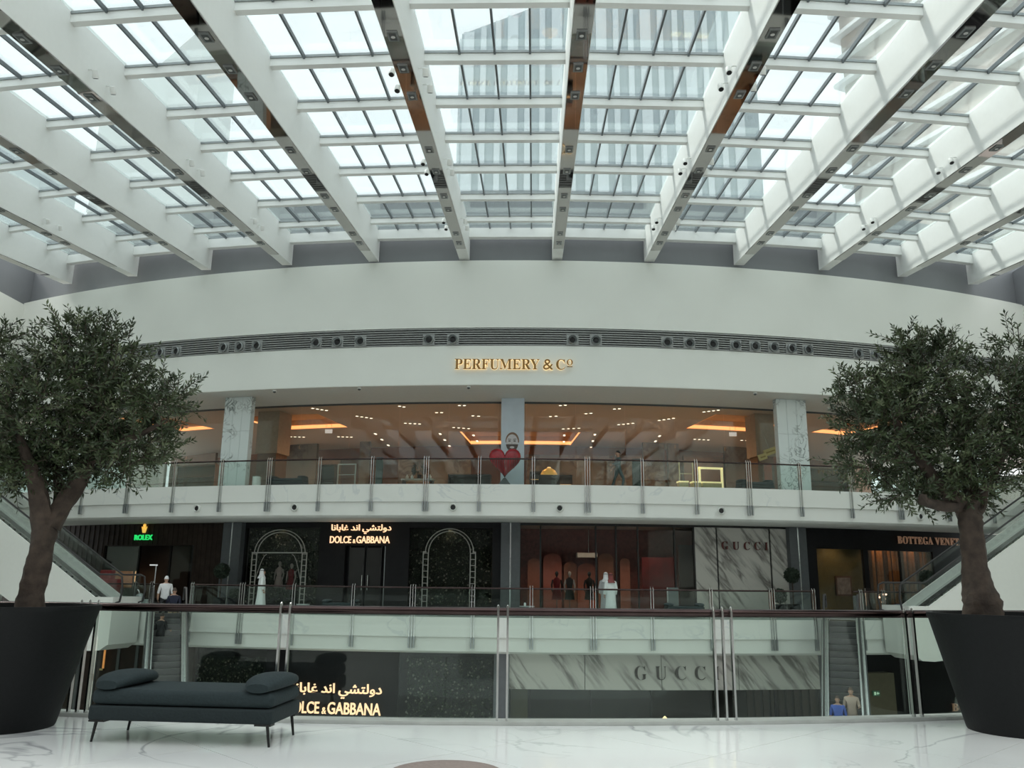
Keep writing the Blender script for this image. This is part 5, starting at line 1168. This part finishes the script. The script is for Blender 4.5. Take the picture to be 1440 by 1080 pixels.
gs(716, 1152, ZG, ZU, M('ground_inner', (.06, .055, .05), .5, var=.3, scale=.5), 'inner_wall', -3); gs(718, 742, ZG, zm_, M('olive_panel', (.16, .15, .085), .5), 'olive_panel', -1.0, .1)
for i in range(9): gs(1050 + i * 11, 1057 + i * 11, ZG, zm_, M('brown_slat', (.09, .07, .055), .5), 'slat', -.8, .1)
th, z_ = pc(935, 1010, RGF - 1.5); c = thing('table_lamp', 'small glowing lamp inside the ground floor window', 'lamp', fr(th, RGF - 1.5, ZG)); MB().tube([(0, 0, 0), (0, 0, z_ - ZG - .1)], .03, 6).build('stem', dgrey, c); MB().lathe([(.06, z_ - ZG - .1), (.10, z_ - ZG), (.02, z_ - ZG + .08)], 12).build('shade', M('lamp_glow', (1, .8, .4), .4, emit=(1, .75, .35), es=3), c, True)
hedge(275, 366, 924, 1012, RGF - .6, 'flowered hedge on the ground floor left of the large lit sign', 1500, 5)
hedge(572, 692, 924, 1012, RGF - .6, 'flowered hedge on the ground floor right of the large lit sign', 1700, 6)
for a, b in ((276, 372), (560, 626), (627, 693)): slab(w10, a, b, RGF, ZG + .05, ZU, glass_dark, 'pane', .012, 970)
twoline(403, 536.5, 960.5, 982, 412, 538, 987, 1004, RGF + .02, 'large warm lit two-line sign on the ground floor behind the daybed')
spaced(892, 1011, 936.5, 956, RGF + .12, 'large widely spaced dark serif letters on the ground floor marble band', 'GUCCI', darkl, off=-.014)
gs(1152, 1216, ZG, ZU, pilm, 'dark_pillar', -.5); gs(1216, 1258, ZG, zof(1236, 948, RGF), M('olive_brown_partition', (.10, .085, .05), .5), 'partition', -.3, .6); gs(1216, 1420, ZG, ZU, blk, 'cladding', -2.0)
th, z_ = pc(1232, 975, RGF - .25); c = thing('exit_sign', 'small pale green exit sign on the brown partition', 'sign', fr(th, RGF - .25, z_)); MB().box(-.16, .16, -.03, .04, -.1, .1).build('sign_box', M('exit_green', (.08, .2, .12), .4), c); em = M('exit_mark', (.6, .75, .6), .4, emit=(.6, .9, .65), es=.35)
MB().prism([(-.11, -.06), (-.03, -.06), (-.03, .06), (-.11, .06)], -.045, -.03).build('door_mark', em, c); MB().prism([(.0, 0), (.06, .06), (.06, .02), (.12, .02), (.12, -.02), (.06, -.02), (.06, -.06)], -.045, -.03).build('arrow_mark', em, c)
th, w, _ = seg(1338, 1436, 995, RGF - 1.9); z = zof(1345, 1000, RGF - 1.9); s = thing('shop_sign', 'pale bronze serif lettering on the ground floor partly behind the right planter', 'sign', fr(th, RGF - 1.9, 0)); lettering(s, bold_serif('BOTTEGA VENETA'), w * 1.35, .33, bronl, z=z, x0=-w / 2, offset=-.008, space=.05)
th, z_ = pc(139, 932, RGF + .4); c = thing('wall_lamp', 'thin glowing orange wall lamp on the ground floor beside the left planter', 'lamp', fr(th, RGF + .1, z_)); MB().box(-.03, .03, -.06, 0, -.25, .55).build('light_tube', M('orange_tube', (.8, .35, .1), .4, emit=(1, .4, .12), es=.45), c); MB().box(-.12, .06, -.1, 0, -.33, -.25).build('bracket', brass, c)

bpy.data.scenes.remove(TMP)
